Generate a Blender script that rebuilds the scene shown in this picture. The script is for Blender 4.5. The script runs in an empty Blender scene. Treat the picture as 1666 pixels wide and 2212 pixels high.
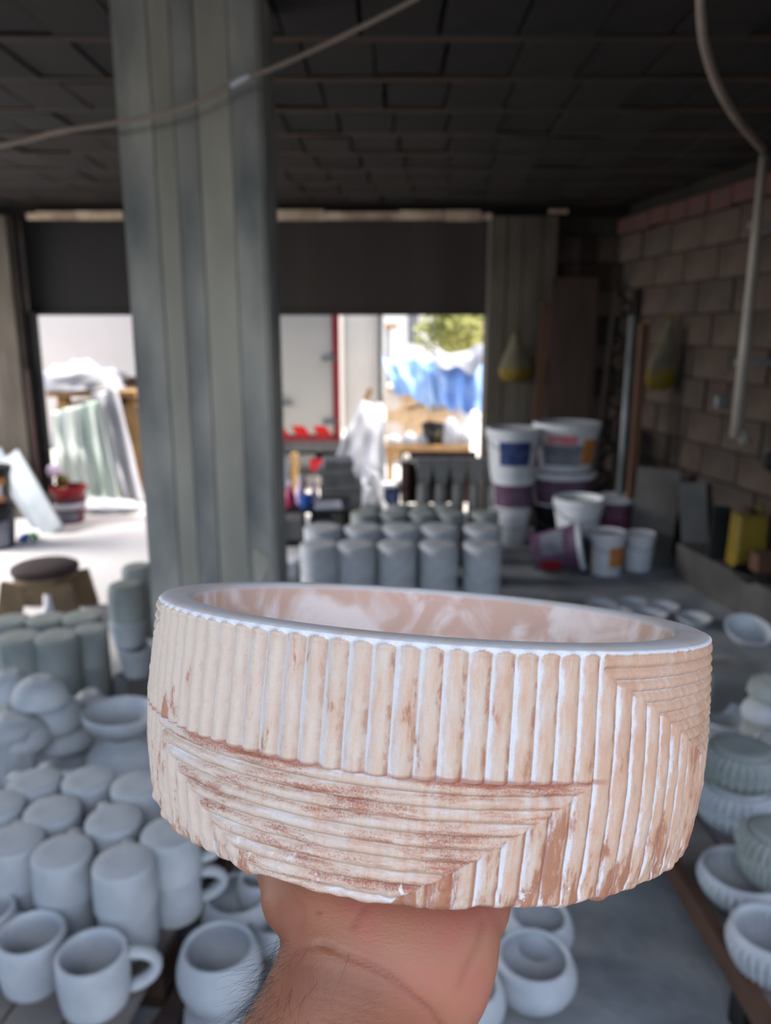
import bpy, bmesh, math, random
import numpy as np
from mathutils import Vector, Matrix, noise as mnoise

random.seed(7)
SC = bpy.context.scene
COL = SC.collection
# ------------------------------------------------------------------ camera
EYE = Vector((0, 0, 1.5))
PITCH = math.radians(13.0)
FPX = 1700.0                       # focal length for a 1666 x 2212 frame
FW = Vector((0, math.cos(PITCH), -math.sin(PITCH)))
UP = Vector((0, math.sin(PITCH), math.cos(PITCH)))
cam = bpy.data.cameras.new('camera')
camo = bpy.data.objects.new('camera', cam)
COL.objects.link(camo)
camo.location = EYE
camo.rotation_euler = (math.radians(90) - PITCH, 0, 0)
cam.sensor_fit = 'VERTICAL'
cam.sensor_height = 36.0
cam.sensor_width = 36.0
cam.lens = FPX / 2212 * 36.0
cam.clip_start = 0.02
cam.dof.use_dof = True
cam.dof.focus_distance = 0.245
cam.dof.aperture_fstop = 12.0
SC.camera = camo
# ------------------------------------------------------------------ light
wd = bpy.data.worlds.new('sky')
SC.world = wd
wd.use_nodes = True
nt = wd.node_tree
sky = nt.nodes.new('ShaderNodeTexSky')
sky.sky_type = 'NISHITA'
sky.sun_disc = False
sky.sun_elevation = math.radians(62)
sky.sun_rotation = math.radians(75)
sky.dust_density = 4.0
bg = nt.nodes['Background']
nt.links.new(sky.outputs[0], bg.inputs[0])
bg.inputs[1].default_value = 0.50
sun = bpy.data.lights.new('sun', 'SUN')
sun.energy = 9.0
sun.angle = math.radians(1)
sun.color = (1, .95, .87)
suno = bpy.data.objects.new('sun', sun)
COL.objects.link(suno)
suno.rotation_euler = Vector((-0.34, -0.10, -1.0)).to_track_quat('-Z', 'Y').to_euler()


def area(name, loc, aim, sx, sy, e, c):
    l = bpy.data.lights.new(name, 'AREA')
    l.shape = 'RECTANGLE'
    l.size, l.size_y, l.energy, l.color = sx, sy, e, c
    o = bpy.data.objects.new(name, l)
    COL.objects.link(o)
    o.location = loc
    o.rotation_euler = (Vector(aim) - Vector(loc)).to_track_quat('-Z', 'Y').to_euler()
    return o


# daylight coming in through the open front of the shed, behind the photographer
area('daylight_front', (-0.45, -1.35, 2.48), (0.1, 1.2, 1.1), 1.5, 1.0, 30.5, (.955, .975, 1.0))
# daylight through the open left side of the shed
dl = area('daylight_left', (-5.3, 4.9, 2.1), (-2.0, 4.9, 0.0), 2.2, 1.2, 150, (1.0, .96, .94))
dl.data.spread = math.radians(110)
SC.view_settings.view_transform = 'Standard'
SC.view_settings.look = 'None'
SC.view_settings.gamma = 1
SC.view_settings.exposure = 0.0
SC.view_settings.use_curve_mapping = False
try:
    SC.cycles.use_denoising = True
    SC.cycles.max_bounces = 8
    SC.cycles.sample_clamp_indirect = 6
except Exception:
    pass


# ------------------------------------------------------------------ geometry helpers
def ray(px, py):
    return Vector((1, 0, 0)) * ((px - 833) / FPX) + UP * (-(py - 1106) / FPX) + FW


def G(px, py, z=0.0):              # where a sight line meets the level z
    d = ray(px, py)
    return EYE + d * ((z - EYE.z) / d.z)


def PY(px, py, Y):                 # where a sight line meets the upright plane y = Y
    d = ray(px, py)
    return EYE + d * (Y / d.y)


def mpp(p):                        # metres per pixel at a point
    return (Vector(p) - EYE).dot(FW) / FPX


def CW(x, y, z):                   # eye frame (right, up, ahead) to world
    return EYE + Vector((1, 0, 0)) * x + UP * y + FW * z


def lin(r, g, b):
    f = lambda c: (c / 255 / 12.92) if c <= 10 else ((c / 255 + .055) / 1.055) ** 2.4
    return (f(r), f(g), f(b), 1)


def mat(name, c1, c2=None, scale=6, rough=.85, bump=.0, bscale=None, lo=.35, hi=.65, metal=0, stretch=(1, 1, 1), spec=.3, trans=0):
    m = bpy.data.materials.new(name)
    m.use_nodes = True
    t = m.node_tree
    b = t.nodes['Principled BSDF']
    b.inputs['Roughness'].default_value = rough
    b.inputs['Metallic'].default_value = metal
    b.inputs['Specular IOR Level'].default_value = spec
    b.inputs['Base Color'].default_value = c1
    if c2 or bump:
        tc = t.nodes.new('ShaderNodeTexCoord')
        mp = t.nodes.new('ShaderNodeMapping')
        mp.inputs['Scale'].default_value = stretch
        t.links.new(tc.outputs['Object'], mp.inputs[0])
    if c2:
        n = t.nodes.new('ShaderNodeTexNoise')
        n.inputs['Scale'].default_value = scale
        n.inputs['Detail'].default_value = 5
        r = t.nodes.new('ShaderNodeValToRGB')
        r.color_ramp.elements[0].position, r.color_ramp.elements[1].position = lo, hi
        r.color_ramp.elements[0].color, r.color_ramp.elements[1].color = c1, c2
        t.links.new(mp.outputs[0], n.inputs['Vector'])
        t.links.new(n.outputs['Fac'], r.inputs[0])
        t.links.new(r.outputs[0], b.inputs['Base Color'])
    if bump:
        n2 = t.nodes.new('ShaderNodeTexNoise')
        n2.inputs['Scale'].default_value = bscale or scale * 4
        n2.inputs['Detail'].default_value = 4
        bp = t.nodes.new('ShaderNodeBump')
        bp.inputs['Strength'].default_value = bump
        bp.inputs['Distance'].default_value = .01
        t.links.new(mp.outputs[0], n2.inputs['Vector'])
        t.links.new(n2.outputs['Fac'], bp.inputs['Height'])
        t.links.new(bp.outputs[0], b.inputs['Normal'])
    return m


def mesh(name, v, f, m=None, smooth=False):
    me = bpy.data.meshes.new(name)
    me.from_pydata([tuple(x) for x in v], [], f)
    me.update()
    if m:
        me.materials.append(m)
    if smooth:
        me.polygons.foreach_set('use_smooth', [True] * len(me.polygons))
    return me


class MB:
    def __init__(s):
        s.v, s.f = [], []

    def add(s, v, f):
        k = len(s.v)
        s.v += [Vector(x) for x in v]
        s.f += [[i + k for i in q] for q in f]
        return s

    def box(s, c, size, rot=None, taper=1.0):
        hx, hy, hz = [d / 2 for d in size]
        R = rot or Matrix.Identity(3)
        vs = []
        for z, k in ((-hz, 1), (hz, taper)):
            for x, y in ((-hx, -hy), (hx, -hy), (hx, hy), (-hx, hy)):
                vs.append(Vector(c) + R @ Vector((x * k, y * k, z)))
        return s.add(vs, [(3, 2, 1, 0), (4, 5, 6, 7), (0, 1, 5, 4), (1, 2, 6, 5), (2, 3, 7, 6), (3, 0, 4, 7)])

    def bar(s, a, b, w, d, up=(0, 0, 1)):
        a, b = Vector(a), Vector(b)
        z = (b - a).normalized()
        x = z.cross(Vector(up))
        if x.length < 1e-4:
            x = Vector((1, 0, 0))
        x.normalize()
        y = z.cross(x)
        R = Matrix((x, y, z)).transposed()
        return s.box((a + b) / 2, (w, d, (b - a).length), R)

    def tube(s, pts, r, n=10, cap=True):
        pts = [Vector(p) for p in pts]
        rs = r if isinstance(r, (list, tuple)) else [r] * len(pts)
        k = len(s.v)
        x = None
        for i, p in enumerate(pts):
            t = (pts[min(i + 1, len(pts) - 1)] - pts[max(i - 1, 0)]).normalized()
            if x is None:
                x = t.orthogonal().normalized()
            x = (x - t * x.dot(t)).normalized()
            y = t.cross(x)
            for j in range(n):
                a = 2 * math.pi * j / n
                s.v.append(p + (x * math.cos(a) + y * math.sin(a)) * rs[i])
        for i in range(len(pts) - 1):
            for j in range(n):
                a, b = k + i * n + j, k + i * n + (j + 1) % n
                s.f.append([a, b, b + n, a + n])
        if cap:
            s.f.append([k + j for j in range(n)][::-1])
            s.f.append([k + (len(pts) - 1) * n + j for j in range(n)])
        return s

    def lathe(s, prof, n=32, flute=None, sx=1, sy=1, c=(0, 0, 0)):
        k = len(s.v)
        c = Vector(c)
        for (r, z) in prof:
            for j in range(n):
                a = 2 * math.pi * j / n
                q = r * (flute(a, z, r) if flute else 1)
                s.v.append(c + Vector((q * math.cos(a) * sx, q * math.sin(a) * sy, z)))
        for i in range(len(prof) - 1):
            for j in range(n):
                a, b = k + i * n + j, k + i * n + (j + 1) % n
                s.f.append([a, b, b + n, a + n])
        if prof[0][0] > 1e-5:
            s.f.append([k + j for j in range(n)][::-1])
        if prof[-1][0] > 1e-5:
            s.f.append([k + (len(prof) - 1) * n + j for j in range(n)])
        return s

    def me(s, name, m, smooth=False):
        return mesh(name, s.v, s.f, m, smooth)


def link(name, me, parent=None, loc=None, rot=None):
    o = bpy.data.objects.new(name, me)
    COL.objects.link(o)
    if parent:
        o.parent = parent
    if loc is not None:
        o.location = loc
    if rot is not None:
        o.rotation_euler = rot
    return o


def tag(o, label, cat, group=None, kind=None):
    o['label'] = label
    o['category'] = cat
    if group:
        o['group'] = group
    if kind:
        o['kind'] = kind
    return o


def thing(name, label, cat, loc=(0, 0, 0), rz=0, group=None):
    return tag(link(name, None, None, loc, (0, 0, rz)), label, cat, group)


def struct(name, me, parent=None):
    o = link(name, me, parent)
    if not parent:
        o['kind'] = 'structure'
    return o


def smoothed(me, ang=40):
    me.polygons.foreach_set('use_smooth', [True] * len(me.polygons))
    try:
        me.set_sharp_from_angle(angle=math.radians(ang))
    except Exception:
        pass
    return me


def bevelled(o, w=.004, seg=2):
    md = o.modifiers.new('edge', 'BEVEL')
    md.width = w
    md.segments = seg
    md.limit_method = 'ANGLE'
    return o


# ------------------------------------------------------------------ materials
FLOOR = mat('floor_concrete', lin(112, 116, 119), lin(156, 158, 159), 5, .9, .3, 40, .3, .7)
t_ = FLOOR.node_tree
b_ = t_.nodes['Principled BSDF']
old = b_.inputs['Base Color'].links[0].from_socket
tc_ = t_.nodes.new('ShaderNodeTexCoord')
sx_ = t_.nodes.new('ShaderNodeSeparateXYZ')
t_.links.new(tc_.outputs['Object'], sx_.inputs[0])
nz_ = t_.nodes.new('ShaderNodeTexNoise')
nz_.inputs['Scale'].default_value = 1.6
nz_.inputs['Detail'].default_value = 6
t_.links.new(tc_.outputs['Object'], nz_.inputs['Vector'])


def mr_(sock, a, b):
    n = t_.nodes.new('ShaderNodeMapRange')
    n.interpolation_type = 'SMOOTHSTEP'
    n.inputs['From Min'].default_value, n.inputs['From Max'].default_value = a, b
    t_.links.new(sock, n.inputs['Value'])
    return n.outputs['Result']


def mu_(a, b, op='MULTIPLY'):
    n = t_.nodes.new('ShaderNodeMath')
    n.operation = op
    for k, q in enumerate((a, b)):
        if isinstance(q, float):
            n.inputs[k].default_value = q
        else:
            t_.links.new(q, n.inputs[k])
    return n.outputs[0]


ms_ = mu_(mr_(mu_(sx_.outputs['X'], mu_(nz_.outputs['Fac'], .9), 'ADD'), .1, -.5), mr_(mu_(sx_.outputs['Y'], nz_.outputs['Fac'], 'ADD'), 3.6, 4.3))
mx_ = t_.nodes.new('ShaderNodeMix')           # paler floor tone blended in towards the left doorway
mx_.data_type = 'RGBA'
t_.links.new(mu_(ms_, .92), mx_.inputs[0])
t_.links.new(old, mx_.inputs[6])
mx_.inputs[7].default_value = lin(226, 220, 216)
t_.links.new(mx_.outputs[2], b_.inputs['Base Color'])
CONC = mat('pot_concrete', lin(160, 163, 167), lin(182, 185, 188), 9, .9, .15, 60)
CONC_G = mat('aged_concrete', lin(126, 131, 127), lin(150, 154, 151), 7, .9, .15, 50)
CONC_D = mat('dark_concrete', lin(104, 103, 101), lin(130, 129, 127), 7, .9, .2, 50)
YARD = mat('yard_concrete', lin(190, 186, 180), lin(212, 208, 204), 1.5, .9, .1, 30)
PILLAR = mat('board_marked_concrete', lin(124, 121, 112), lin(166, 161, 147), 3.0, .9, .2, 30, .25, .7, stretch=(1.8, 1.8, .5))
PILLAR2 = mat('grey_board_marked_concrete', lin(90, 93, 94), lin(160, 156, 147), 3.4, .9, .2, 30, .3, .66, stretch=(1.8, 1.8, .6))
SOOT = mat('sooty_ceiling', lin(17, 15, 12), lin(31, 26, 22), 3, .95, .2, 25)
SOOT2 = mat('sooty_hollow_block', lin(12, 11, 10), lin(25, 22, 19), 5, .95, .3, 30)
JOIST = mat('rusty_joist', lin(70, 51, 37), lin(31, 26, 21), 2, .9, .2, 25, stretch=(.4, 1, 1))
BLOCK = mat('dusty_block', lin(50, 42, 37), lin(74, 63, 55), 4, .95, .25, 40)
BLOCK2 = mat('dusty_block_dark', lin(46, 40, 36), lin(68, 59, 53), 4, .95, .25, 40)
PIERB = mat('brown_concrete', lin(70, 64, 57), lin(104, 97, 87), 3, .9, .2, 30, .25, .75, stretch=(2, 2, .6))
REDBR = mat('red_hollow_brick', lin(74, 40, 36), lin(60, 46, 42), 8, .9, .2, 40)
MORTAR = mat('mortar', lin(44, 39, 36), lin(58, 52, 48), 6, .95)
PALE = mat('pale_strip', lin(214, 196, 172), lin(150, 128, 108), 5, .8, stretch=(1, 1, 1))
SHUT = mat('shutter_steel', lin(48, 42, 39), lin(60, 54, 50), 3, .6, metal=.0)
SHUTB = mat('shutter_black', lin(17, 15, 14), lin(24, 22, 20), 3, .6)
BLACK = mat('black_paint', lin(20, 20, 21), lin(32, 31, 31), 6, .6)
BLACKR = mat('black_plastic', lin(22, 23, 26), None, rough=.4)
WHITEP = mat('white_plastic', lin(202, 204, 208), lin(186, 188, 194), 5, .5)
CREAMP = mat('cream_filler', lin(214, 212, 180), lin(202, 204, 178), 9, .6, .3, 30)
PURPLE = mat('plum_print', lin(86, 52, 78), lin(104, 84, 104), 7, .5)
PLUM = mat('dark_plum_plastic', lin(88, 40, 62), lin(112, 70, 88), 9, .5)
BLUEL = mat('navy_label', lin(32, 48, 98), lin(62, 80, 124), 18, .5)
PINKL = mat('pink_label', lin(214, 104, 122), lin(196, 140, 150), 12, .5)
ORANGE = mat('orange_label', lin(202, 128, 66), lin(178, 112, 62), 9, .5)
GREYL = mat('grey_label', lin(96, 98, 112), lin(126, 130, 140), 8, .5)
DSHEET = mat('dark_grey_sheet', lin(62, 59, 57), lin(80, 77, 75), 5, .7)
REDP = mat('red_plastic', lin(158, 28, 42), lin(140, 24, 34), 5, .4)
YELLOW = mat('yellow_plastic', lin(118, 98, 24), lin(90, 76, 26), 6, .5)
YCLOTH = mat('dusty_white_bag', lin(92, 86, 70), lin(108, 102, 84), 7, .8)
WOODD = mat('dark_board', lin(70, 54, 50), lin(54, 43, 40), 3, .8, .1, 30, stretch=(4, 4, .5))
WOODO = mat('orange_wood', lin(94, 64, 46), lin(74, 54, 42), 4, .8, .1, 30, stretch=(4, 4, .5))
WOODP = mat('pallet_wood', lin(98, 90, 84), lin(122, 116, 112), 5, .9, .25, 40, stretch=(1, .3, 1))
WOODR = mat('rusty_plank', lin(86, 60, 46), lin(60, 46, 38), 5, .85, .25, 40)
WOODT = mat('tan_wood', lin(176, 142, 96), lin(150, 116, 80), 4, .8, .1, 30)
STOOLW = mat('stool_wood', lin(122, 102, 76), lin(94, 78, 60), 5, .8, .2, 30)
CUSH = mat('brown_cushion', lin(62, 46, 44), lin(50, 38, 37), 8, .8, .2, 50)
STEEL = mat('grey_steel', lin(120, 124, 126), lin(98, 102, 104), 6, .5, metal=.3)
RUST = mat('rusted_lattice', lin(34, 29, 27), lin(46, 40, 37), 9, .8)
PVC = mat('pvc_pipe', lin(142, 136, 128), lin(124, 118, 110), 3, .5)
CABLE = mat('cable_sheath', lin(154, 136, 122), lin(132, 118, 108), 5, .6)
SHEET = mat('white_sheeting', lin(178, 178, 186), lin(164, 166, 175), 3, .6)
GSHEET = mat('green_white_sheeting', lin(206, 216, 214), lin(150, 178, 160), 1.5, .6, .0, None, .45, .75, stretch=(5, 5, .6))
BLUETARP = mat('blue_tarp', lin(132, 172, 226), lin(168, 198, 234), 2, .5)
BLUETARP2 = mat('deep_blue_tarp', lin(104, 146, 210), lin(142, 174, 224), 2, .5)
SCREEN = mat('white_corrugated', lin(244, 242, 238), lin(234, 233, 230), 2, .5)
SACK = mat('beige_sack', lin(222, 196, 160), lin(206, 176, 142), 5, .9)
CREAM = mat('cream_render', lin(224, 214, 205), lin(216, 206, 197), 1, .9)
TRUCKW = mat('truck_white', lin(190, 188, 181), lin(184, 182, 175), 1.2, .4)
TRUCKR = mat('truck_red', lin(140, 44, 48), lin(132, 52, 54), 4, .4)
STRIPER = mat('stripe_red', lin(214, 36, 34), None, rough=.4)
BRIGHTR = mat('bright_red', lin(196, 22, 44), None, rough=.4)
RUBBER = mat('rubber', lin(26, 26, 27), lin(38, 36, 35), 8, .9)
LEAF = mat('tree_leaf', lin(178, 176, 108), lin(140, 146, 86), 1.0, .7)
BARK = mat('bark', lin(110, 88, 66), lin(84, 66, 50), 8, .9)
PINKB = mat('magenta_bottle', lin(164, 40, 84), None, rough=.4)
BLUEB = mat('blue_plastic', lin(42, 84, 160), None, rough=.4)
LILAC = mat('lilac_plastic', lin(206, 186, 214), None, rough=.5)
GREENB = mat('green_plastic', lin(70, 140, 70), None, rough=.5)
PAPER = mat('white_paper', lin(214, 212, 220), lin(200, 198, 208), 6, .8)
GLASSW = mat('dim_window', lin(120, 122, 126), None, rough=.2)
ALU = mat('aluminium_sheet', lin(150, 155, 158), lin(128, 135, 139), 5, .45, .2, 12, metal=.15)

# ------------------------------------------------------------------ setting
CZ = 2.43                                       # ceiling height
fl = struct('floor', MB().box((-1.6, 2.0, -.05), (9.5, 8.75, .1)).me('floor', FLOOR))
gr = struct('ground', MB().box((0, 16.45, -.055), (60, 20.15, .1)).me('ground', YARD))
ceil = struct('ceiling', MB().box((-1.1, 3.15, CZ + .12), (7.4, 6.7, .12)).me('ceiling', SOOT))  # unseen near end runs past the camera to cut overhead light
blk = [MB().box((0, 0, 0), (.238, .375 - .01 * i, .07), taper=.985).me('ceiling_block', SOOT2 if i else SOOT) for i in range(3)]
jo = MB().box((0, 0, 0), (7.3, .055, .085)).me('joist', JOIST)
rows = [-.16 + .43 * i for i in range(16)]
for ri, y0 in enumerate(rows):
    link('joist', jo, ceil, (-1.1, y0, CZ + .038))
    yc = y0 + .215
    if yc > 6.4 or yc < 2.2:
        if yc < 2.2:
            link('ceiling_panel', MB().box((0, 0, 0), (7.2, .375, .07)).me('ceiling_panel', SOOT), ceil, (-1.1, yc, CZ + .03))
        continue
    hw = .52 * (yc * .95) + .3
    x = -hw - .1
    while x < hw * .95:
        if x < 2.5:
            link('ceiling_block', random.choice(blk), ceil, (x + random.uniform(-.004, .004), yc, CZ + .035 + random.uniform(-.008, .006)), (random.uniform(-.02, .02), random.uniform(-.02, .02), 0))
        x += .25

# right wall of blocks, not quite square to the back wall
WA, WB = Vector((1.80, 6.36, 0)), Vector((2.62, 1.2, 0))
wdir = (WB - WA).normalized()
wn = Vector((-wdir.y, wdir.x, 0))
if wn.x > 0:
    wn = -wn
wrz = math.atan2(wdir.y, wdir.x)
Rw = Matrix.Rotation(wrz, 3, 'Z')
wlen = (WB - WA).length
wr = struct('wall_right', MB().box((WA + WB) / 2 - wn * .11 + Vector((0, 0, 1.17)), (wlen, .17, 2.34), Rw).me('wall_right', MORTAR))
bms = [MB().box((0, 0, 0), (.385, .05, .187), taper=.995).me('block', m_) for m_ in (BLOCK, BLOCK2, BLOCK)]
for cz in range(11):
    off = .2 if cz % 2 else 0
    n = int(3.2 / .4)
    for i in range(n):
        p = WA + wdir * (.2 + off + .4 * i) + wn * (-.012 + random.uniform(-.006, .006)) + Vector((0, 0, .1 + .2 * cz))
        link('block', random.choice(bms), wr, p, (0, 0, wrz))
rb = MB().box((0, 0, 0), (.24, .1, .11)).me('brick', REDBR)
for i in range(13):
    link('brick', rb, wr, WA + wdir * (.14 + .25 * i) + wn * (-.02) + Vector((0, 0, 2.26 + random.uniform(-.005, .01))), (0, 0, wrz + random.uniform(-.03, .03)))

# back wall: left pier, right pier, block infill, lintel
BY = 6.3
OL, OR = -2.80, .79
wb = struct('wall_back', MB().box((-1.2, BY + .18, 2.405), (6.4, .26, .13)).me('wall_back', SOOT))
link('pier', MB().box((-3.15, BY + .12, 1.17), (.66, .3, 2.34)).me('pier', BLOCK2), wb)
rp = link('pier', None, wb)
for i, (x0, w, m_) in enumerate(((.79, .13, PIERB), (.925, .12, PIERB), (1.05, .14, PIERB), (1.195, .11, PIERB))):
    link('plank_mark', MB().box((x0 + w / 2, BY + .12 + .003 * (i % 2), 1.17), (w - .004, .3, 2.34)).me('plank_mark', m_), rp)
link('infill', MB().box((1.60, BY + .16, 1.17), (.58, .2, 2.34)).me('infill', MORTAR), wb)
for cz in range(11):
    for i in range(2):
        xx = 1.425 + .36 * i + (.1 if cz % 2 else 0)
        link('block', bms[(cz + i) % 3], wb, (min(xx + .02, 1.68), BY + .04, .1 + .2 * cz))
for i in range(4):
    link('plank_mark', MB().box((-3.40 + .155 * i, BY - .032 - .003 * (i % 2), 1.17), (.15, .02, 2.34)).me('plank_mark', PIERB), wb)
# pale strips above the shutter openings
tr = struct('trim_1', MB().box((-.95, BY - .02, 2.335), (3.5, .03, .045)).me('trim_1', PALE))
k = 0
for a, b in ((75, 160), (160, 265), (590, 700), (700, 860), (860, 960), (960, 1040)):
    pa, pb = PY(a, 455, BY - .05), PY(b, 455, BY - .05)
    link('strip', MB().box(((pa.x + pb.x) / 2, BY - .045, 2.342 - .004 * (k % 2)), (pb.x - pa.x - .01, .02, .05 + .012 * (k % 3))).me('strip', PALE), tr)
    k += 1
link('strip', MB().box((PY(1208, 445, BY - .03).x, BY - .02, 2.37), (.14, .03, .03)).me('strip', PALE), tr)


def shutter(name, x0, x1, ztop, zbot, m_, lab):
    t = thing(name, lab, 'shutter', ((x0 + x1) / 2, BY + .1, zbot))
    n = 14
    h = (ztop - zbot) / n
    sl = MB().box((0, 0, 0), (x1 - x0, .016, h * 1.08), taper=1).me('slat', m_)
    for i in range(n):
        link('slat', sl, t, (0, 0, h * (i + .5)), (.16, 0, 0))
    link('bottom_rail', MB().box((0, -.005, .0), (x1 - x0, .05, .03)).me('bottom_rail', m_), t)
    link('shutter_box', MB().box((0, .1, ztop - zbot + .03), (x1 - x0, .16, .06)).me('shutter_box', m_), t)
    return t


shutter('roller_shutter', OL, -1.30, 2.31, 1.63, SHUTB, 'black half-raised roller shutter above the left doorway')
shutter('roller_shutter', -1.26, OR, 2.32, 1.63, SHUT, 'dark brown half-raised roller shutter above the truck and tarps')
gd = thing('guide_rail', 'black steel guide rail down the left edge of the doorway', 'rail', (OL + .03, BY + .05, 0))
link('rail', MB().box((0, 0, .82), (.07, .06, 1.64)).me('rail', BLACK), gd)
link('wooden_jamb', MB().box((-.06, -.06, .6), (.05, .05, 1.2)).me('wooden_jamb', WOODD), gd)

# board-marked pillar
PYF = 2.40
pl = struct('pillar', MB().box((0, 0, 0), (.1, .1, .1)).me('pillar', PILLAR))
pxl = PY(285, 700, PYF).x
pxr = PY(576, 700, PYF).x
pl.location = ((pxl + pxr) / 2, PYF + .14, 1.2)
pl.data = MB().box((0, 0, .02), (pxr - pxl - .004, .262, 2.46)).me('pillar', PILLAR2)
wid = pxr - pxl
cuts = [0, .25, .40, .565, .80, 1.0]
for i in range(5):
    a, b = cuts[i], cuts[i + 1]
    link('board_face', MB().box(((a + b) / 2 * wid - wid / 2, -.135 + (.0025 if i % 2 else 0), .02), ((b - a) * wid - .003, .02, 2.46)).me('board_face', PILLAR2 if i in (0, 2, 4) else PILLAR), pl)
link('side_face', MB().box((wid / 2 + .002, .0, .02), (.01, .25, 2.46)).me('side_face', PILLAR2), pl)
bevelled(pl, .01)
pt = bpy.data.meshes.new('plaster_patch')
pv, pc = [], PY(562, 1222, PYF - .012)
for i in range(14):
    a = 2 * math.pi * i / 14
    r = 1 + .25 * math.sin(3 * a + 1)
    pv.append((.026 * r * math.cos(a), 0, .055 * r * math.sin(a)))
link('plaster_patch', mesh('plaster_patch', pv + [(x, .01, z) for x, y, z in pv], [list(range(14))[::-1]] + [[i, (i + 1) % 14, 14 + (i + 1) % 14, 14 + i] for i in range(14)], PILLAR), pl, Vector(pc) - pl.location)

struct('light_stop_beam', MB().box((WA + WB) / 2 - wn * .16 + Vector((0, 0, 2.4)), (wlen + .4, .2, .3), Rw).me('light_stop_beam', SOOT))  # beam added outside to block light leaking in over the right wall
# low concrete ledge at the foot of the right wall
lg = WA + wdir * 1.9 + wn * .13
led = struct('trim_2', MB().box(lg + wdir * .6 + Vector((0, 0, .11)), (1.7, .26, .22), Rw).me('trim_2', DSHEET))


# ------------------------------------------------------------------ cables and pipe
def spline_pts(ps, n=8):
    ps = [Vector(p) for p in ps]
    out = []
    for i in range(len(ps) - 1):
        p0, p1, p2, p3 = ps[max(i - 1, 0)], ps[i], ps[i + 1], ps[min(i + 2, len(ps) - 1)]
        for j in range(n):
            t = j / n
            out.append(.5 * ((2 * p1) + (p2 - p0) * t + (2 * p0 - 5 * p1 + 4 * p2 - p3) * t * t + (3 * p1 - p0 - 3 * p2 + p3) * t ** 3))
    return out + [ps[-1]]


YC = 2.31
cpx = [(-900, 440), (-400, 375), (0, 315), (120, 286), (255, 264), (380, 238), (455, 207), (520, 172), (600, 143), (720, 88), (820, 38), (900, -4), (1000, -62), (1075, -108)]
cp = spline_pts([PY(a, b, YC) for a, b in cpx], 6)
cb = tag(link('cable', MB().tube(cp, .0062, 10).me('cable', CABLE, True)), 'pale brown cable sagging across in front of the concrete pillar', 'cable')
q = [PY(498, 186, YC - .002), PY(520, 173, YC - .002), PY(540, 164, YC - .002)]
link('tape', MB().tube(q, .0085, 10).me('tape', WHITEP, True), cb)

hose = [(1513, -25, 2.40), (1514, 30, 2.48), (1524, 105, 2.66), (1552, 188, 3.02), (1596, 262, 3.5), (1650, 325, 4.26)]
hp = spline_pts([PY(a, b, Y) for a, b, Y in hose], 8)
tag(link('hose', MB().tube(hp, [.0105 + .006 * i / len(hp) for i in range(len(hp))], 12).me('hose', CABLE, True)), 'grey hose curving down from the ceiling to the wall pipe', 'hose')
pb = PY(1652, 322, 4.28)
pp = thing('wall_pipe', 'grey plastic pipe running down the right-hand block wall', 'pipe', (pb.x, 4.28, .93))
link('tube', MB().tube([(0, 0, 1.43), (0, 0, 1.0), (0, 0, .5), (0, 0, 0)], [.019, .022, .026, .031], 16).me('tube', PVC, True), pp)
link('pipe_end', MB().tube([(.02, 0, .04), (.055, -.01, -.03)], [.026, .03], 12).me('pipe_end', PVC, True), pp)
for zz in (.4, 1.1):
    link('clip', MB().box((.09, .02, zz), (.24, .03, .03)).me('clip', STEEL), pp)


# ------------------------------------------------------------------ pot kinds
def open_prof(ro, h, wall=.012, rb=None, belly=0, foot=.0):
    rb = rb or ro
    out = [(0, 0), (rb * .92, 0), (rb, .006)]
    for i in range(1, 8):
        t = i / 8
        out.append((rb + (ro - rb) * t + belly * math.sin(math.pi * t), .006 + (h - .012) * t))
    out += [(ro, h - .005), (ro - wall * .3, h), (ro - wall * .7, h), (ro - wall, h - .006)]
    for i in range(1, 8):
        t = 1 - i / 8
        out.append((max(rb + (ro - rb) * t + belly * math.sin(math.pi * t) - wall, .01), wall + (h - wall - .006) * t))
    out += [(max(rb - wall, .01) * .85, wall + .004), (max(rb - wall, .01) * .6, wall + .001), (0, wall)]
    return out


def solid_prof(rt, rb, h, e=.008, belly=0):        # closed on top (a pot standing upside down)
    out = [(0, 0), (rb, 0), (rb, .004)]
    for i in range(1, 6):
        t = i / 6
        out.append((rb + (rt - rb) * t + belly * math.sin(math.pi * t), h * t))
    return out + [(rt, h - e), (rt - e * .3, h - e * .3), (rt - e, h), (rt * .5, h - .001), (0, h - .001)]


def pot(name, prof, m, label, loc, n=40, group=None, flute=None, rot=(0, 0, 0), cat='pot', sx=1, sy=1):
    me = smoothed(MB().lathe(prof, n, flute, sx, sy).me(name, m))
    return tag(link(name, me, None, loc, rot), label, cat, group)


def dome_prof(r, h, foot=.0):                       # bowl turned upside down
    out = [(0, 0), (r * .96, 0), (r, .01)]
    for i in range(1, 9):
        a = math.pi / 2 * i / 9
        out.append((r * (math.cos(a) ** .8), .01 + (h - .01) * math.sin(a)))
    fr = r * .42
    out = [q for q in out if q[0] > fr or q[1] == 0]
    return out + [(fr, h), (fr * .9, h + .003), (fr * .7, h + .003), (0, h + .002)]


def handle_me(r, h, m, s=1):
    pts = []
    for i in range(13):
        a = math.pi * i / 12
        pts.append((r + .058 * math.sin(a) * s - .004, 0, h * .5 + h * .33 * math.cos(a)))
    me = MB().tube(pts, [.012] * 13, 10)
    for v in me.v:
        v.y *= 1.5
    return me.me('handle', m, True)


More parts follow.
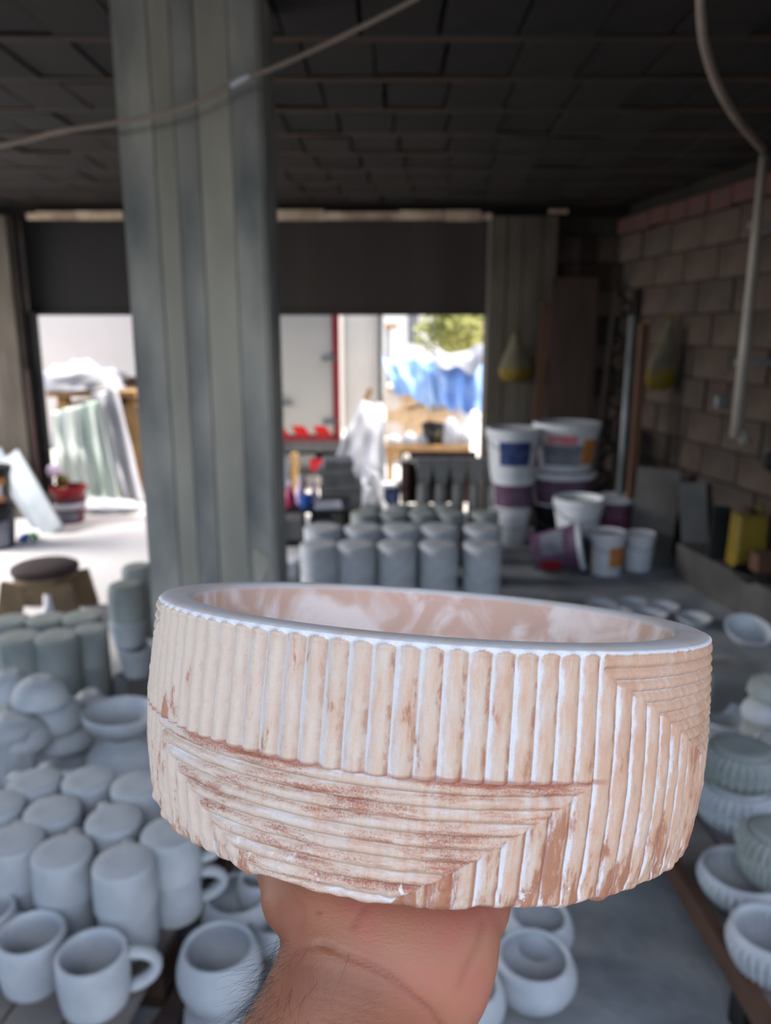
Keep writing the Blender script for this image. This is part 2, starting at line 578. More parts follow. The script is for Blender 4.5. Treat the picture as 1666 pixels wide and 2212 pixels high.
def mug(loc, r, h, rz, label, inverted=False, group=None):
    t = thing('mug_planter', label, 'mug', loc, rz, group)
    if inverted:
        b = link('body', smoothed(MB().lathe(solid_prof(r * .95, r * 1.0, h, .007, r * .015), 44).me('body', CONC)), t)
    else:
        b = link('body', smoothed(MB().lathe(open_prof(r, h, .011, r * .93, .004), 48).me('body', CONC)), t)
    link('handle', handle_me(r, h, CONC), t)
    return t


# ------------------------------------------------------------------ left pallet with mugs
PZ = .13
ea, eb = G(452, 1868, PZ), G(262, 2225, PZ)
pd = (eb - ea).normalized()
pn = Vector((pd.y, -pd.x, 0))
if pn.x > 0:
    pn = -pn
pal = thing('pallet', 'worn grey wooden pallet under the rows of upside-down mugs', 'pallet', (0, 0, 0))
Rp = Matrix.Rotation(math.atan2(pd.y, pd.x), 3, 'Z')
prz = math.atan2(pd.y, pd.x)
plen = .95
ctr = ea - pd * .2
sl = MB().box((0, 0, 0), (plen, .118, .022)).me('slat', WOODP)
for i in range(9):
    c = ctr + pd * (plen / 2) + pn * (.06 + .126 * i)
    link('slat', sl, pal, (c.x, c.y, PZ - .011 + random.uniform(-.002, .002)), (0, 0, prz))
br = MB().box((0, 0, 0), (.09, 1.13, .09)).me('bearer', WOODR)
for f in (.06, .5, .94):
    c = ctr + pd * (plen * f) + pn * .56
    link('bearer', br, pal, (c.x, c.y, PZ - .022 - .045), (0, 0, prz))
fb = MB().box((0, 0, 0), (.1, 1.13, .018)).me('base_board', WOODR)
for f in (.06, .5, .94):
    c = ctr + pd * (plen * f) + pn * .56
    link('base_board', fb, pal, (c.x, c.y, .009), (0, 0, prz))

MH = .108
stacks = [  # top centre pixel, width, words
    (134, 1836, 150, 'second stack from the right in the front row of mugs'),
    (266, 1858, 150, 'right end of the front row of mugs, beside the upright mug'),
    (30, 1812, 148, 'front row of mugs at the picture edge'),
    (366, 1795, 134, 'stack nearest the dark pallet edge under the terracotta bowl'),
    (245, 1766, 136, 'second row of mugs, behind the right front stack'),
    (112, 1747, 138, 'second row of mugs, middle of the row'),
    (-8, 1735, 138, 'second row of mugs at the picture edge'),
    (74, 1684, 124, 'third row of mugs, left of the middle'),
    (190, 1680, 120, 'third row of mugs, below the wide shallow bowl'),
    (296, 1692, 118, 'third row of mugs, touching the terracotta bowl outline'),
]
for i, (a, b, w, words) in enumerate(stacks):
    zt = PZ + 2 * MH
    p = G(a, b, zt)
    r = w / 2 * mpp(p)
    r = min(r, .068)
    for lv in (0, 1):
        hz = math.radians(20) if i == 3 else math.radians(95 + 7 * i)
        t = mug((p.x, p.y, PZ + MH * lv), r * 1.03 if lv else r * .97, MH, hz, ('upper' if lv else 'lower') + ' upside-down grey mug, ' + words, True, 'upside-down mugs stacked on the pallet')
for a, b, w, rz, words in ((198, 2054, 150, .3, 'upright grey mug with its handle to the right at the front of the pallet'),
                           (66, 2012, 142, 2.3, 'upright open grey mug behind the handled one at the front of the pallet'),
                           (-32, 1962, 120, 2.0, 'upright grey mug cut by the picture edge')):
    p = G(a, b, PZ + .125)
    mug((p.x, p.y, PZ), w / 2 * mpp(p), .125, rz, words, False, 'upright mugs')

# back-left rows of aged cylinders
for i, (a, b, w, lab) in enumerate([
    (22, 1338, 84, 'back row, at the picture edge'), (100, 1334, 84, 'back row, in front of the wooden stool'), (176, 1330, 84, 'back row, right end'),
    (40, 1374, 90, 'front row, left one'), (122, 1372, 92, 'front row, middle one'), (196, 1356, 70, 'front row, right end one')]):
    p = G(a, b, .31)
    r = w / 2 * mpp(p)
    for lv in (0, 1):
        pot('cylinder_pot', solid_prof(r, r, .155), CONC_G, ('upper' if lv else 'lower') + ' greenish grey cylinder pot, ' + lab, (p.x, p.y, .155 * lv), 32, 'greenish cylinder pots near the stool')

# stack beside the pillar
q = PY(272, 1290, 3.0)
base = Vector((q.x, 3.0, 0))
pot('square_block', solid_prof(.075, .08, .125), CONC_D, 'dark concrete stub at the foot of the pot stack by the pillar', base, 4, cat='block')
pot('tapered_pot', open_prof(.078, .125, .01, .058), CONC, 'pale tapered pot third from the top beside the pillar', base + Vector((.03, 0, .125)), 36)
pot('tapered_pot', open_prof(.074, .115, .01, .056), CONC, 'bluish white tapered pot under the greenish one beside the pillar', base + Vector((0, 0, .25)), 36)
pot('rounded_pot', solid_prof(.071, .072, .15, .016, .004), CONC_G, 'greenish grey rounded pot on top of the stack beside the pillar', base + Vector((.005, 0, .365)), 36)
q = PY(306, 1250, 3.25)
pot('cylinder_pot', solid_prof(.07, .07, .50, .02), CONC_G, 'tall dark greenish pot half hidden by the pillar edge', (q.x - .03, 3.3, 0), 32)

# upside-down bowls on the left
for a, b, w, zt, lab in ((14, 1448, 92, .40, 'upside-down round bowl at the picture edge above the rough pot'),
                         (80, 1462, 118, .40, 'topmost upside-down round bowl of the leaning pile'),
                         (104, 1505, 140, .31, 'middle upside-down round bowl of the leaning pile'),
                         (118, 1548, 160, .22, 'lowest visible upside-down round bowl of the leaning pile'),
                         (190, 1490, 80, .26, 'small pale round bowl between the cylinders and the pile'),
                         (25, 1545, 150, .31, 'broad upside-down bowl on the rough pot at the picture edge')):
    p = G(a, b, zt)
    r = w / 2 * mpp(p)
    pot('round_bowl', dome_prof(r, .085), CONC, lab, (p.x, p.y, zt - .09), 40, 'upside-down round bowls', rot=(random.uniform(-.1, .1), .12, 0), cat='bowl')
for a, b, w, zt, lab in ((118, 1580, 165, .13, 'flat round dish at the bottom of the bowl pile'), (140, 1640, 170, .10, 'flat round dish lying behind the third row of mugs'),
                         (250, 1650, 150, .10, 'flat round dish under the wide shallow bowl pair')):
    p = G(a, b, zt)
    pot('flat_dish', dome_prof(w / 2 * mpp(p), zt - .01), CONC, lab, (p.x, p.y, 0), 40, 'flat dishes on the floor', cat='dish')
p = G(262, 1590, .21)
pot('round_bowl', dome_prof(.118, .10), CONC, 'upside-down wide bowl carrying the open shallow bowl', (p.x, p.y, .105), 44, cat='bowl')
p2 = Vector((p.x, p.y, .22))
pot('shallow_bowl', [(0, 0), (.05, 0), (.09, .02), (.118, .055), (.122, .075), (.117, .08), (.108, .078), (.095, .05), (.06, .028), (0, .024)], CONC, 'wide open shallow bowl on an upside-down bowl, left of the terracotta one', p2, 48, cat='bowl', rot=(-.05, .05, 0))
# rough textured pot at the left edge
p = G(8, 1560, .30)
fr = lambda a, z, r: 1 + .05 * math.sin(7 * a + z * 60) + .03 * math.sin(13 * a - z * 90)
pot('textured_pot', [(0, 0), (.055, 0), (.075, .03), (.088, .08), (.094, .13), (.088, .165), (.094, .18), (.098, .20), (.085, .20), (.08, .19), (.07, .06), (0, .04)], CONC, 'rough textured pot with a lumpy rim at the picture edge', (p.x, p.y, .08), 56, flute=fr)
pot('square_block', solid_prof(.09, .09, .08), CONC_D, 'dark block under the rough textured pot', (p.x, p.y, 0), 4, cat='block')

# ------------------------------------------------------------------ middle floor pots around the arm
CUP = lambda r, h: open_prof(r, h, .012, r * .52, r * .36)


def cup(a, b, w, zr, h, lab, zb=None):
    p = G(a, b, zr)
    r = w / 2 * mpp(p)
    return pot('round_cup', CUP(r, h), CONC, lab, (p.x, p.y, zr - h), 48, 'round cup planters on the floor')


c1 = cup(472, 2042, 160, .20, .165, 'round cup planter on a pale brick, left of the wrist')
pb_ = c1.location
bevelled(tag(link('brick', MB().box((0, 0, .0175), (.2, .13, .035)).me('brick', CONC), None, (pb_.x + .02, pb_.y - .01, 0), (0, 0, .2)), 'pale brick under the round cup left of the wrist', 'brick'), .006)
cup(512, 1928, 140, .14, .12, 'round cup planter in the shadow behind the wrist, left side')
cup(600, 1972, 130, .12, .11, 'round cup planter mostly hidden behind the wrist')
cup(1154, 2061, 162, .14, .13, 'open round cup planter standing right of the hand')
cup(1166, 1972, 130, .13, .12, 'round cup planter under the bowl, behind the one right of the hand')
cup(1008, 2118, 150, .14, .13, 'round cup planter cut off by the wrist on its right side')
cup(560, 1890, 90, .15, .12, 'small pale cup planter peeping out under the bowl edge')
# dark plank between pallet and cups
tag(link('plank', MB().bar(G(560, 1900, .02), G(330, 2260, .02), .05, .03).me('plank', WOODD)), 'dark plank on the floor in the gap beside the pallet', 'plank')
tag(link('plank', MB().bar(G(600, 1990, .012), G(420, 2270, .012), .08, .02).me('plank', WOODP)), 'grey plank on the floor beside the round cups', 'plank')

# ------------------------------------------------------------------ right rack of fluted bowls
RZ = .16
ra, rb_ = G(1468, 1862, RZ), G(1672, 2190, RZ)
rd = (rb_ - ra).normalized()
rn = Vector((-rd.y, rd.x, 0))
if rn.x < 0:
    rn = -rn
rrz = math.atan2(rd.y, rd.x)
rk = thing('plank_rack', 'low rack of rusty dark planks under the fluted bowls', 'rack', (0, 0, 0))
pm = MB().box((0, 0, 0), (1.6, .14, .03)).me('plank', WOODP)
c0 = ra - rd * .45
for i in range(5):
    c = c0 + rd * .8 + rn * (.06 + .15 * i)
    link('plank', pm, rk, (c.x, c.y, RZ - .015), (0, 0, rrz))
c = c0 + rd * .8 - rn * .02
link('edge_rail', MB().box((0, 0, 0), (1.6, .025, .06)).me('edge_rail', WOODR), rk, (c.x, c.y, RZ - .01), (0, 0, rrz))
for f in (.12, .8, 1.48):
    c = c0 + rd * f + rn * .36
    link('bearer', MB().box((0, 0, 0), (.06, .74, RZ - .03)).me('bearer', BLACK), rk, (c.x, c.y, (RZ - .03) / 2), (0, 0, rrz))

flu = lambda n, d=.035: (lambda a, z, r: 1 + (d * abs(math.sin(n * a / 2)) if r > .03 else 0))


def fl_prof(r, h):
    o = open_prof(r, h, .014, r * .66, r * .13)
    return o


def fbowl(a, b, w, z0, h, lab, inv=False, m=CONC, r=None, n=30):
    p = G(a, b, z0 + h)
    r = r or w / 2 * mpp(p)
    prof = fl_prof(r, h) if not inv else solid_prof(r * .72, r, h, .012, r * .10)
    kk = len(prof)
    f2 = lambda al, z, rr: 1 + (.15 * (abs(math.sin(n * al / 2)) - .5) if (.004 < z < h * .82 and rr > r * .55) else 0)
    return pot('fluted_bowl', prof, m, lab, (p.x, p.y, z0), 152, 'fluted bowls on the rack', f2, cat='bowl')


fbowl(1604, 1876, 170, RZ, .09, 'wide open fluted bowl at the near edge of the rack')
fbowl(1668, 2006, 170, RZ, .11, 'open fluted bowl nearest the bottom corner of the rack')
fbowl(1668, 1842, 130, RZ + .09, .075, 'fluted bowl sitting inside the wide open one', m=CONC_G)
fbowl(1690, 1790, 170, RZ + .17, .06, 'smooth-topped upside-down fluted bowl stacked by the picture edge', True, CONC_G)
x1 = fbowl(1590, 1735, 150, RZ, .07, 'lowest fluted bowl of the far rack stack')
x2 = fbowl(1600, 1690, 165, RZ + .07, .06, 'second fluted bowl up in the far rack stack', True)
x3 = fbowl(1612, 1650, 165, RZ + .13, .06, 'third fluted bowl up in the far rack stack', m=CONC_G)
x4 = fbowl(1612, 1600, 160, RZ + .19, .06, 'topmost fluted bowl of the far rack stack', True, CONC_G)
fbowl(1700, 1655, 150, RZ, .075, 'fluted bowl beside the far rack stack at the picture edge')
fbowl(1706, 1600, 150, RZ + .075, .07, 'upside-down fluted bowl on the one beside the far rack stack', True)
for o in (x2, x3, x4):
    o.location.x, o.location.y = x1.location.x + random.uniform(-.006, .012), x1.location.y + random.uniform(-.005, .01)
p = G(1568, 1545, .15)
pot('shallow_bowl', [(0, 0), (.06, 0), (.10, .04), (.115, .07), (.11, .075), (.10, .072), (.08, .04), (0, .02)], CONC, 'plain shallow bowl behind the far rack stack', (p.x, p.y, .08), 40, cat='bowl')
pot('square_block', solid_prof(.08, .08, .08), CONC, 'low block under the plain shallow bowl by the rack', (p.x, p.y, 0), 4, cat='block')
p = G(1656, 1535, .15)
pot('shallow_bowl', dome_prof(.09, .07), CONC, 'upside-down shallow bowl right of the plain one by the rack', (p.x, p.y, 0), 40, cat='bowl')
# concrete blocks and stack behind
for a, b, z, sx, sy, sz, lab in ((1556, 1440, .27, .15, .14, .27, 'grey concrete block standing behind the terracotta bowl, right side'),
                                 (1640, 1500, .17, .14, .12, .17, 'smaller grey concrete block by the rack behind the shallow bowls'),
                                 (1545, 1500, .17, .07, .1, .17, 'narrow grey concrete block beside the dark slot')):
    p = G(a, b, z)
    bevelled(tag(link('concrete_block', MB().box((0, 0, z / 2), (sx, sy, sz)).me('concrete_block', CONC_D), None, (p.x, p.y, 0), (0, 0, .15)), lab, 'block'), .008)
p = G(1676, 1440, .40)
for i in range(4):
    pot('round_bowl', dome_prof(.10 - .004 * i, .07), CONC_G if i % 2 else CONC, ['lowest', 'second', 'third', 'top'][i] + ' upside-down bowl of the stack at the picture edge by the tilted bowl', (p.x + .008 * (i % 2), p.y, .06 + .078 * i), 36, 'stack of upside-down bowls at the edge', cat='bowl')
pot('square_block', solid_prof(.09, .09, .06), CONC_D, 'block under the edge stack of upside-down bowls', (p.x, p.y, 0), 4, cat='block')
p = G(1617, 1372, .31)
pot('shallow_bowl', [(0, 0), (.03, 0), (.065, .02), (.092, .06), (.095, .068), (.088, .07), (.08, .06), (.055, .028), (0, .018)], CONC, 'small white bowl tilted towards the viewer on the grey block', (p.x, p.y + .02, .275), 40, cat='bowl', rot=(.35, 0, 0))
# saucers on the floor behind the bowl
for i, (a, b, w) in enumerate(((1300, 1302, 70), (1368, 1298, 60), (1432, 1306, 84), (1405, 1322, 76), (1500, 1330, 90), (1330, 1320, 80))):
    p = G(a, b, .05)
    pot('saucer', [(0, 0), (.05, 0), (.085, .03), (.09, .045), (.084, .046), (.05, .014), (0, .012)], CONC, ['pale saucer farthest left on the floor behind the bowl rim', 'pale saucer second from the left on the floor behind the rim', 'pale saucer farthest back right behind the rim', 'pale saucer just behind the third from the left', 'pale saucer at the right end of the saucer row', 'pale saucer nearest the bowl rim, left half'][i], (p.x, p.y, 0), 36, 'saucers on the floor', cat='saucer')

# ------------------------------------------------------------------ central rows of cylinders
rowA = [690, 770, 858, 948, 1043]
nm = ['first', 'second', 'third', 'fourth', 'fifth']


def cyl_row(xs, y, w, zt, nl, words, m, tops=()):
    for i, a in enumerate(xs):
        p = G(a, y, zt)
        r = w / 2 * mpp(p)
        h = zt / nl
        for lv in range(nl):
            pot('cylinder_pot', solid_prof(r * (1 if lv == nl - 1 else .985), r * .985, h * .995, .007), m, (('top', 'lower')[lv < nl - 1] if nl > 1 else 'single') + ' grey cylinder pot, ' + nm[i] + ' from the left in the ' + words, (p.x, p.y, h * lv), 36, 'grey cylinder pots in rows')


cyl_row(rowA, 1174, 84, .345, 2, 'front row of cylinders', CONC)
cyl_row([698, 785, 866, 950, 1043], 1138, 83, .345, 2, 'second row of cylinders', CONC)
cyl_row([788, 850, 912, 975, 1048], 1106, 60, .345, 1, 'third row of cylinders', CONC_G)
cyl_row([802, 862, 912, 960], 1092, 50, .33, 1, 'fourth row of cylinders', CONC_G)

# balusters
for i, a in enumerate((916, 953, 990, 1027, 1066)):
    Yb = 5.62
    p = PY(a, 1000, Yb)
    t = thing('baluster_mould', nm[i] + ' grey baluster with a flared square head, from the left', 'baluster', (p.x, Yb, 0), 0, 'balusters behind the cylinder rows')
    zt = .60
    link('shaft', smoothed(MB().lathe([(0, 0), (.051, 0), (.051, .10), (.049, .36), (.043, .40), (.036, .42), (0, .42)], 16).me('shaft', CONC_D)), t)
    link('flared_head', MB().box((0, 0, .475), (.075, .075, .11), None, 1.5).me('flared_head', CONC_D), t)
    link('cap', MB().box((0, 0, .565), (.116, .116, .07)).me('cap', CONC_D), t)

# ------------------------------------------------------------------ low table left of the cylinders
TY = 5.15
ta, tb = PY(602, 1095, TY), PY(752, 1095, TY)
tz = ta.z
tt = thing('low_table', 'low dark table carrying bottles and paper beside the pillar', 'table', ((ta.x + tb.x) / 2, TY + .12, 0))
tw = tb.x - ta.x
link('tabletop', MB().box((0, 0, tz - .012), (tw, .42, .024)).me('tabletop', BLACK), tt)
for sx in (-1, 0, 1):
    for sy in (-1, 1):
        link('leg', MB().box((sx * (tw / 2 - .02), sy * .18, (tz - .024) / 2), (.03, .03, tz - .024)).me('leg', BLACK), tt)
link('shelf', MB().box((0, 0, .1), (tw, .4, .018)).me('shelf', BLACK), tt)
for i, a in enumerate((632, 690)):
    p = PY(a, 1118, TY)
    bevelled(tag(link('storage_box', MB().box((0, 0, .075), (.14, .2, .15)).me('storage_box', CONC_D), None, (p.x, TY + .1, .109)), ['grey box on the shelf of the low table, left one', 'grey box on the shelf of the low table, right one'][i], 'box'), .006)


def bottle(a, Y, z0, r, h, m, lab, cap=None):
    p = PY(a, 1090, Y)
    t = thing('bottle', lab, 'bottle', (p.x, Y, z0))
    link('body', smoothed(MB().lathe([(0, 0), (r, 0), (r, h * .3), (r * .8, h * .5), (r * .35, h * .72), (r * .35, h * .86), (0, h * .86)], 20).me('body', m)), t)
    link('cap', smoothed(MB().lathe([(0, h * .86), (r * .4, h * .86), (r * .4, h), (0, h)], 14).me('cap', cap or LILAC)), t)


bottle(627, TY + .02, tz, .042, .17, PINKB, 'magenta squat bottle on the low table')
t = thing('tub', 'blue plastic tub on the low table', 'tub', (PY(661, 1090, TY).x, TY, tz))
link('body', smoothed(MB().lathe([(0, 0), (.042, 0), (.05, .08), (.046, .085), (0, .085)], 20).me('body', BLUEB)), t)
bottle(650, TY + .13, tz, .04, .19, LILAC, 'pale lilac bottle behind the blue tub', WHITEP)
bottle(680, TY + .15, tz, .03, .14, LILAC, 'small lilac bottle behind the white paper', PINKB)
p = PY(708, 1090, TY)
tag(link('paper_sheet', MB().box((0, 0, .008), (.18, .2, .016)).me('paper_sheet', PAPER), None, (p.x, TY + .03, tz), (0, 0, .1)), 'stack of white paper on the low table', 'paper')
p = PY(608, 1060, TY)
tag(link('white_board', MB().box((0, 0, .14), (.05, .02, .28)).me('white_board', WHITEP), None, (p.x, TY + .2, tz)), 'narrow white panel standing at the pillar side of the table', 'panel')
# grey slab stack behind
for i, (a, b, w, lab) in enumerate(((735, 1092, 90, 'lowest'), (728, 1072, 76, 'second'), (722, 1052, 74, 'third'), (728, 1034, 66, 'top'))):
    p = PY(a, b, 5.55)
    bevelled(tag(link('concrete_slab', MB().box((0, 0, .0), (w * .0033, .26, .055)).me('concrete_slab', CONC_D), None, (p.x, 5.70, .42 + .057 * i - .03), (0, 0, .1 * (i % 2))), lab + ' grey slab of the pile behind the low table', 'slab', 'grey slabs behind the low table'), .006)
p = PY(735, 1100, 5.55)
tag(link('concrete_block', MB().box((0, 0, .18), (.3, .28, .36)).me('concrete_block', CONC_D), None, (p.x, 5.72, .0)), 'big dark block under the grey slab pile', 'block')
# tiles and notch block near the pillar
p = G(628, 1200, 0)
for i in range(3):
    tag(link('tile', MB().box((0, 0, .011), (.24, .2, .02)).me('tile', PAPER if i != 1 else CONC_D), None, (p.x, 4.62, .07 + .0225 * i), (0, 0, .05 * i)), ['lowest', 'middle', 'top'][i] + ' pale tile in the small pile between pillar and cylinders', 'tile', 'pale tiles')
tag(link('concrete_block', MB().box((0, 0, .035), (.24, .2, .07)).me('concrete_block', CONC_D), None, (p.x, 4.62, 0)), 'flat dark block under the pale tiles', 'block')
p = G(622, 1252, .05)
v = [(-.06, 0), (.06, 0), (.06, .09), (.035, .09), (0, .055), (-.035, .09), (-.06, .09)]
nv = [(x, -.05, z) for x, z in v] + [(x, .05, z) for x, z in v]
tag(link('notched_block', mesh('notched_block', nv, [list(range(7)), list(range(7, 14))[::-1]] + [[i, i + 7, (i + 1) % 7 + 7, (i + 1) % 7] for i in range(7)], CONC), None, (p.x, p.y, .08)), 'small pale block with a V notch between pillar and cylinders', 'block')
tag(link('concrete_block', MB().box((0, 0, .04), (.13, .12, .08)).me('concrete_block', CONC_G), None, (p.x, p.y, 0)), 'greenish block under the notched one', 'block')


# ------------------------------------------------------------------ buckets
def arc_patch(r0, r1, z0, z1, a0, a1, m, name, n=10, sx=1, sy=1, off=.0025):
    v, f = [], []
    for i in range(n + 1):
        a = a0 + (a1 - a0) * i / n
        for (r, z) in ((r0 + off, z0), (r1 + off, z1)):
            v.append((r * math.cos(a) * sx, r * math.sin(a) * sy, z))
    for i in range(n):
        f.append([2 * i, 2 * i + 2, 2 * i + 3, 2 * i + 1])
    return mesh(name, v, f, m, True)


def bucket(loc, rb, rt, h, m, lab, lid=None, labels=(), group='buckets by the right wall', rot=(0, 0, 0), inside=None, sx=1, sy=1, handle=True, cat='bucket'):
    t = thing('bucket', lab, cat, loc, 0, group)
    t.rotation_euler = rot
    prof = [(0, 0), (rb, 0), (rt * .985, h * .86), (rt * 1.03, h * .87), (rt * 1.03, h * .90), (rt, h * .91), (rt, h), (rt * .95, h), (rb * .95, .01), (0, .01)]
    link('body', smoothed(MB().lathe(prof, 32, None, sx, sy).me('body', m)), t)
    if lid:
        link('lid', smoothed(MB().lathe([(rt * .98, h - .02), (rt * 1.05, h - .02), (rt * 1.05, h + .006), (rt * .96, h + .01), (rt * .9, h + .003), (0, h + .003)], 32, None, sx, sy).me('lid', lid)), t)
    if inside:
        link('filling', smoothed(MB().lathe([(0, h * .9), (rt * .955, h * .88)], 24, None, sx, sy).me('filling', inside)), t)
    for (z0, z1, d0, d1, m_) in labels:
        k0, k1 = z0 / (h * .86), z1 / (h * .86)
        link('label', arc_patch(rb + (rt * .985 - rb) * k0, rb + (rt * .985 - rb) * k1, z0, z1, math.radians(-90 + d0), math.radians(-90 + d1), m_, 'label', 10, sx, sy), t)
    if handle:
        pts = [(rt * 1.04 * math.cos(a) * sx, -rt * 1.06 * math.sin(a) * sy, h * .86 - rt * .55 * math.sin(a)) for a in [math.pi * i / 14 for i in range(15)]]
        link('bail_handle', MB().tube(pts, .003, 6).me('bail_handle', STEEL, True), t)
    return t


A = G(1102, 1172, 0)
A = Vector((A.x, 5.55, 0))
bucket(A, .115, .145, .24, WHITEP, 'plain white bucket at the foot of the left bucket stack', WHITEP)
bucket(A + Vector((.015, .02, .25)), .13, .15, .22, WHITEP, 'plum-printed bucket in the middle of the left bucket stack', WHITEP, [(.02, .185, -75, 65, PURPLE)])
bucket(A + Vector((.0, 0, .48)), .15, .185, .34, WHITEP, 'white bucket with a navy label on top of the left bucket stack', WHITEP, [(.10, .27, -40, 36, BLUEL)])
B = PY(1222, 1030, 5.72)
B = Vector((B.x - .02, 5.66, 0))
bucket(B, .19, .22, .25, BLACKR, 'black tub at the foot of the right bucket stack', BLACKR, sx=1.05, sy=.8)
bucket(B + Vector((-.01, 0, .26)), .19, .22, .235, WHITEP, 'plum-printed wide tub in the middle of the right bucket stack', WHITEP, [(.02, .195, -80, 80, PURPLE)], sx=1.05, sy=.8)
bucket(B + Vector((.0, 0, .51)), .185, .235, .34, WHITEP, 'wide white tub with pink and orange labels atop the right bucket stack', WHITEP, [(.05, .20, -60, 20, GREYL), (.205, .27, -48, 10, PINKL), (.06, .24, 22, 58, ORANGE)], sx=1.0, sy=.78)
C = Vector((PY(1245, 1180, 5.12).x, 5.12, 0))
tag(link('concrete_block', MB().box((0, 0, .05), (.3, .24, .10)).me('concrete_block', CONC_D), None, C), 'flat dark block under the open white bucket', 'block')
bucket(C + Vector((0, 0, .10)), .115, .165, .32, WHITEP, 'open white bucket filled with cream paste', None, [], inside=CREAMP)
D = Vector((PY(1325, 1170, 5.3).x, 5.3, 0))
tag(link('concrete_block', MB().box((0, 0, .05), (.26, .24, .10)).me('concrete_block', CONC_D), None, D), 'flat dark block under the plum bucket by the wall', 'block')
bucket(D + Vector((0, 0, .10)), .115, .138, .28, PURPLE, 'plum bucket with a white lid right of the open bucket', WHITEP, [(.05, .2, -50, 30, PLUM)])
E_ = G(1307, 1236, 0)
bucket((E_.x, E_.y, 0), .095, .115, .26, WHITEP, 'white bucket with an orange label in front by the wall', WHITEP, [(.06, .19, -4, 58, ORANGE)])
F_ = G(1375, 1226, 0)
bucket((F_.x, F_.y - .02, 0), .08, .095, .23, WHITEP, 'plain small white bucket right of the orange-labelled one', WHITEP)
H_ = G(1180, 1246, 0)
t = bucket((H_.x - .06, H_.y + .12, .125), .115, .145, .30, PURPLE, 'plum paint bucket lying on its side before the bucket stacks', WHITEP, [(.06, .2, -70, 0, GREYL), (.04, .16, 20, 80, REDP)], rot=(math.radians(-12), math.radians(78), math.radians(-28)))
p = G(1262, 1240, 0)
t = thing('carton', 'narrow dark carton with an orange side between the front buckets', 'carton', (p.x + .01, p.y + .05, 0))
link('body', MB().box((0, 0, .11), (.06, .1, .22)).me('body', BLACKR), t)
link('side_label', MB().box((.032, -.01, .1), (.006, .08, .16)).me('side_label', ORANGE), t)

# ------------------------------------------------------------------ leaning things on the right
def lean(name, a0, b0, Y0, a1, b1, Y1, w, d, m, lab, cat, z1=None):
    A0, A1 = PY(a0, b0, Y0), (G(a1, b1, z1) if z1 is not None else PY(a1, b1, Y1))
    return tag(link(name, MB().bar(A1, A0, w, d, up=(0, 1, .05)).me(name, m)), lab, cat)


def down(a, b, Y):                 # foot of an upright seen at (a, b)
    q_ = PY(a, b, Y)
    return q_


def leaner(name, x0, z0, y0, x1, y1, w, d, m, lab, cat):     # from foot (x1,y1,0) to head (x0,y0,z0)
    return tag(link(name, MB().bar((x1, y1, .0), (x0, y0, z0), w, d, up=(0, 1, 0)).me(name, m)), lab, cat)


q = PY(1243, 600, 6.12)
leaner('board', q.x, q.z, 6.14, q.x + .0, 6.0, .345, .03, WOODD, 'wide dark brown board leaning beside the concrete pier', 'board')
q = PY(1182, 650, 6.12)
leaner('plank', q.x, q.z, 6.15, q.x - .075, 6.0, .07, .025, WOODO, 'reddish wood plank leaning left of the wide dark board', 'plank')
# lattice truss
q0, q1 = PY(1352, 625, 5.92), PY(1300, 1060, 5.95)
tr_ = thing('lattice_girder', 'rusty lattice girder leaning on the right wall', 'girder', (0, 0, 0))
d_ = (q0 - q1).normalized()
q1 = q1 - d_ * ((q1.z - .0) / d_.z)
sd = Vector((.07, 0, 0))
for s_ in (-1, 1):
    link('chord', MB().bar(q1 + sd * s_, q0 + sd * s_, .045, .03).me('chord', RUST), tr_)
L_ = (q0 - q1).length
nn = 14
for i in range(nn):
    s_ = 1 if i % 2 else -1
    link('brace', MB().bar(q1 + d_ * (L_ * i / nn) + sd * s_, q1 + d_ * (L_ * (i + 1) / nn) - sd * s_, .04, .02).me('brace', RUST), tr_)
q0, q1 = PY(1368, 682, 5.35), PY(1338, 1080, 5.35)
d_ = (q0 - q1).normalized()
q1 = q1 - d_ * (q1.z / d_.z)
tag(link('steel_pole', MB().tube([q1, q0], .026, 12).me('steel_pole', STEEL, True)), 'grey steel pole leaning right of the rusty girder', 'pole')
q0, q1 = PY(1392, 700, 5.25), PY(1362, 1090, 5.25)
d_ = (q0 - q1).normalized()
q1 = q1 - d_ * (q1.z / d_.z)
tag(link('wooden_post', MB().bar(q1, q0, .06, .05).me('wooden_post', WOODO)), 'reddish square post leaning right of the steel pole', 'post')
q0, q1 = PY(1425, 1012, 5.05), G(1375, 1200, 0)
q1 = Vector((q1.x + .02, 4.98, 0))
tag(link('metal_sheet', MB().bar(q1, q0, .27, .012, up=(.5, 1, 0)).me('metal_sheet', DSHEET)), 'dark grey sheet leaning on the wall behind the small bucket', 'sheet')
q0, q1 = PY(1496, 1042, 4.86), G(1455, 1215, 0)
q1 = Vector((q1.x + .05, 4.74, 0))
tag(link('plank', MB().bar(q1, q0, .16, .03, up=(.4, 1, 0)).me('plank', mat('black_plank', lin(66, 68, 70), lin(82, 82, 82), 6))), 'blackish wide plank leaning next to the dark grey sheet', 'plank')


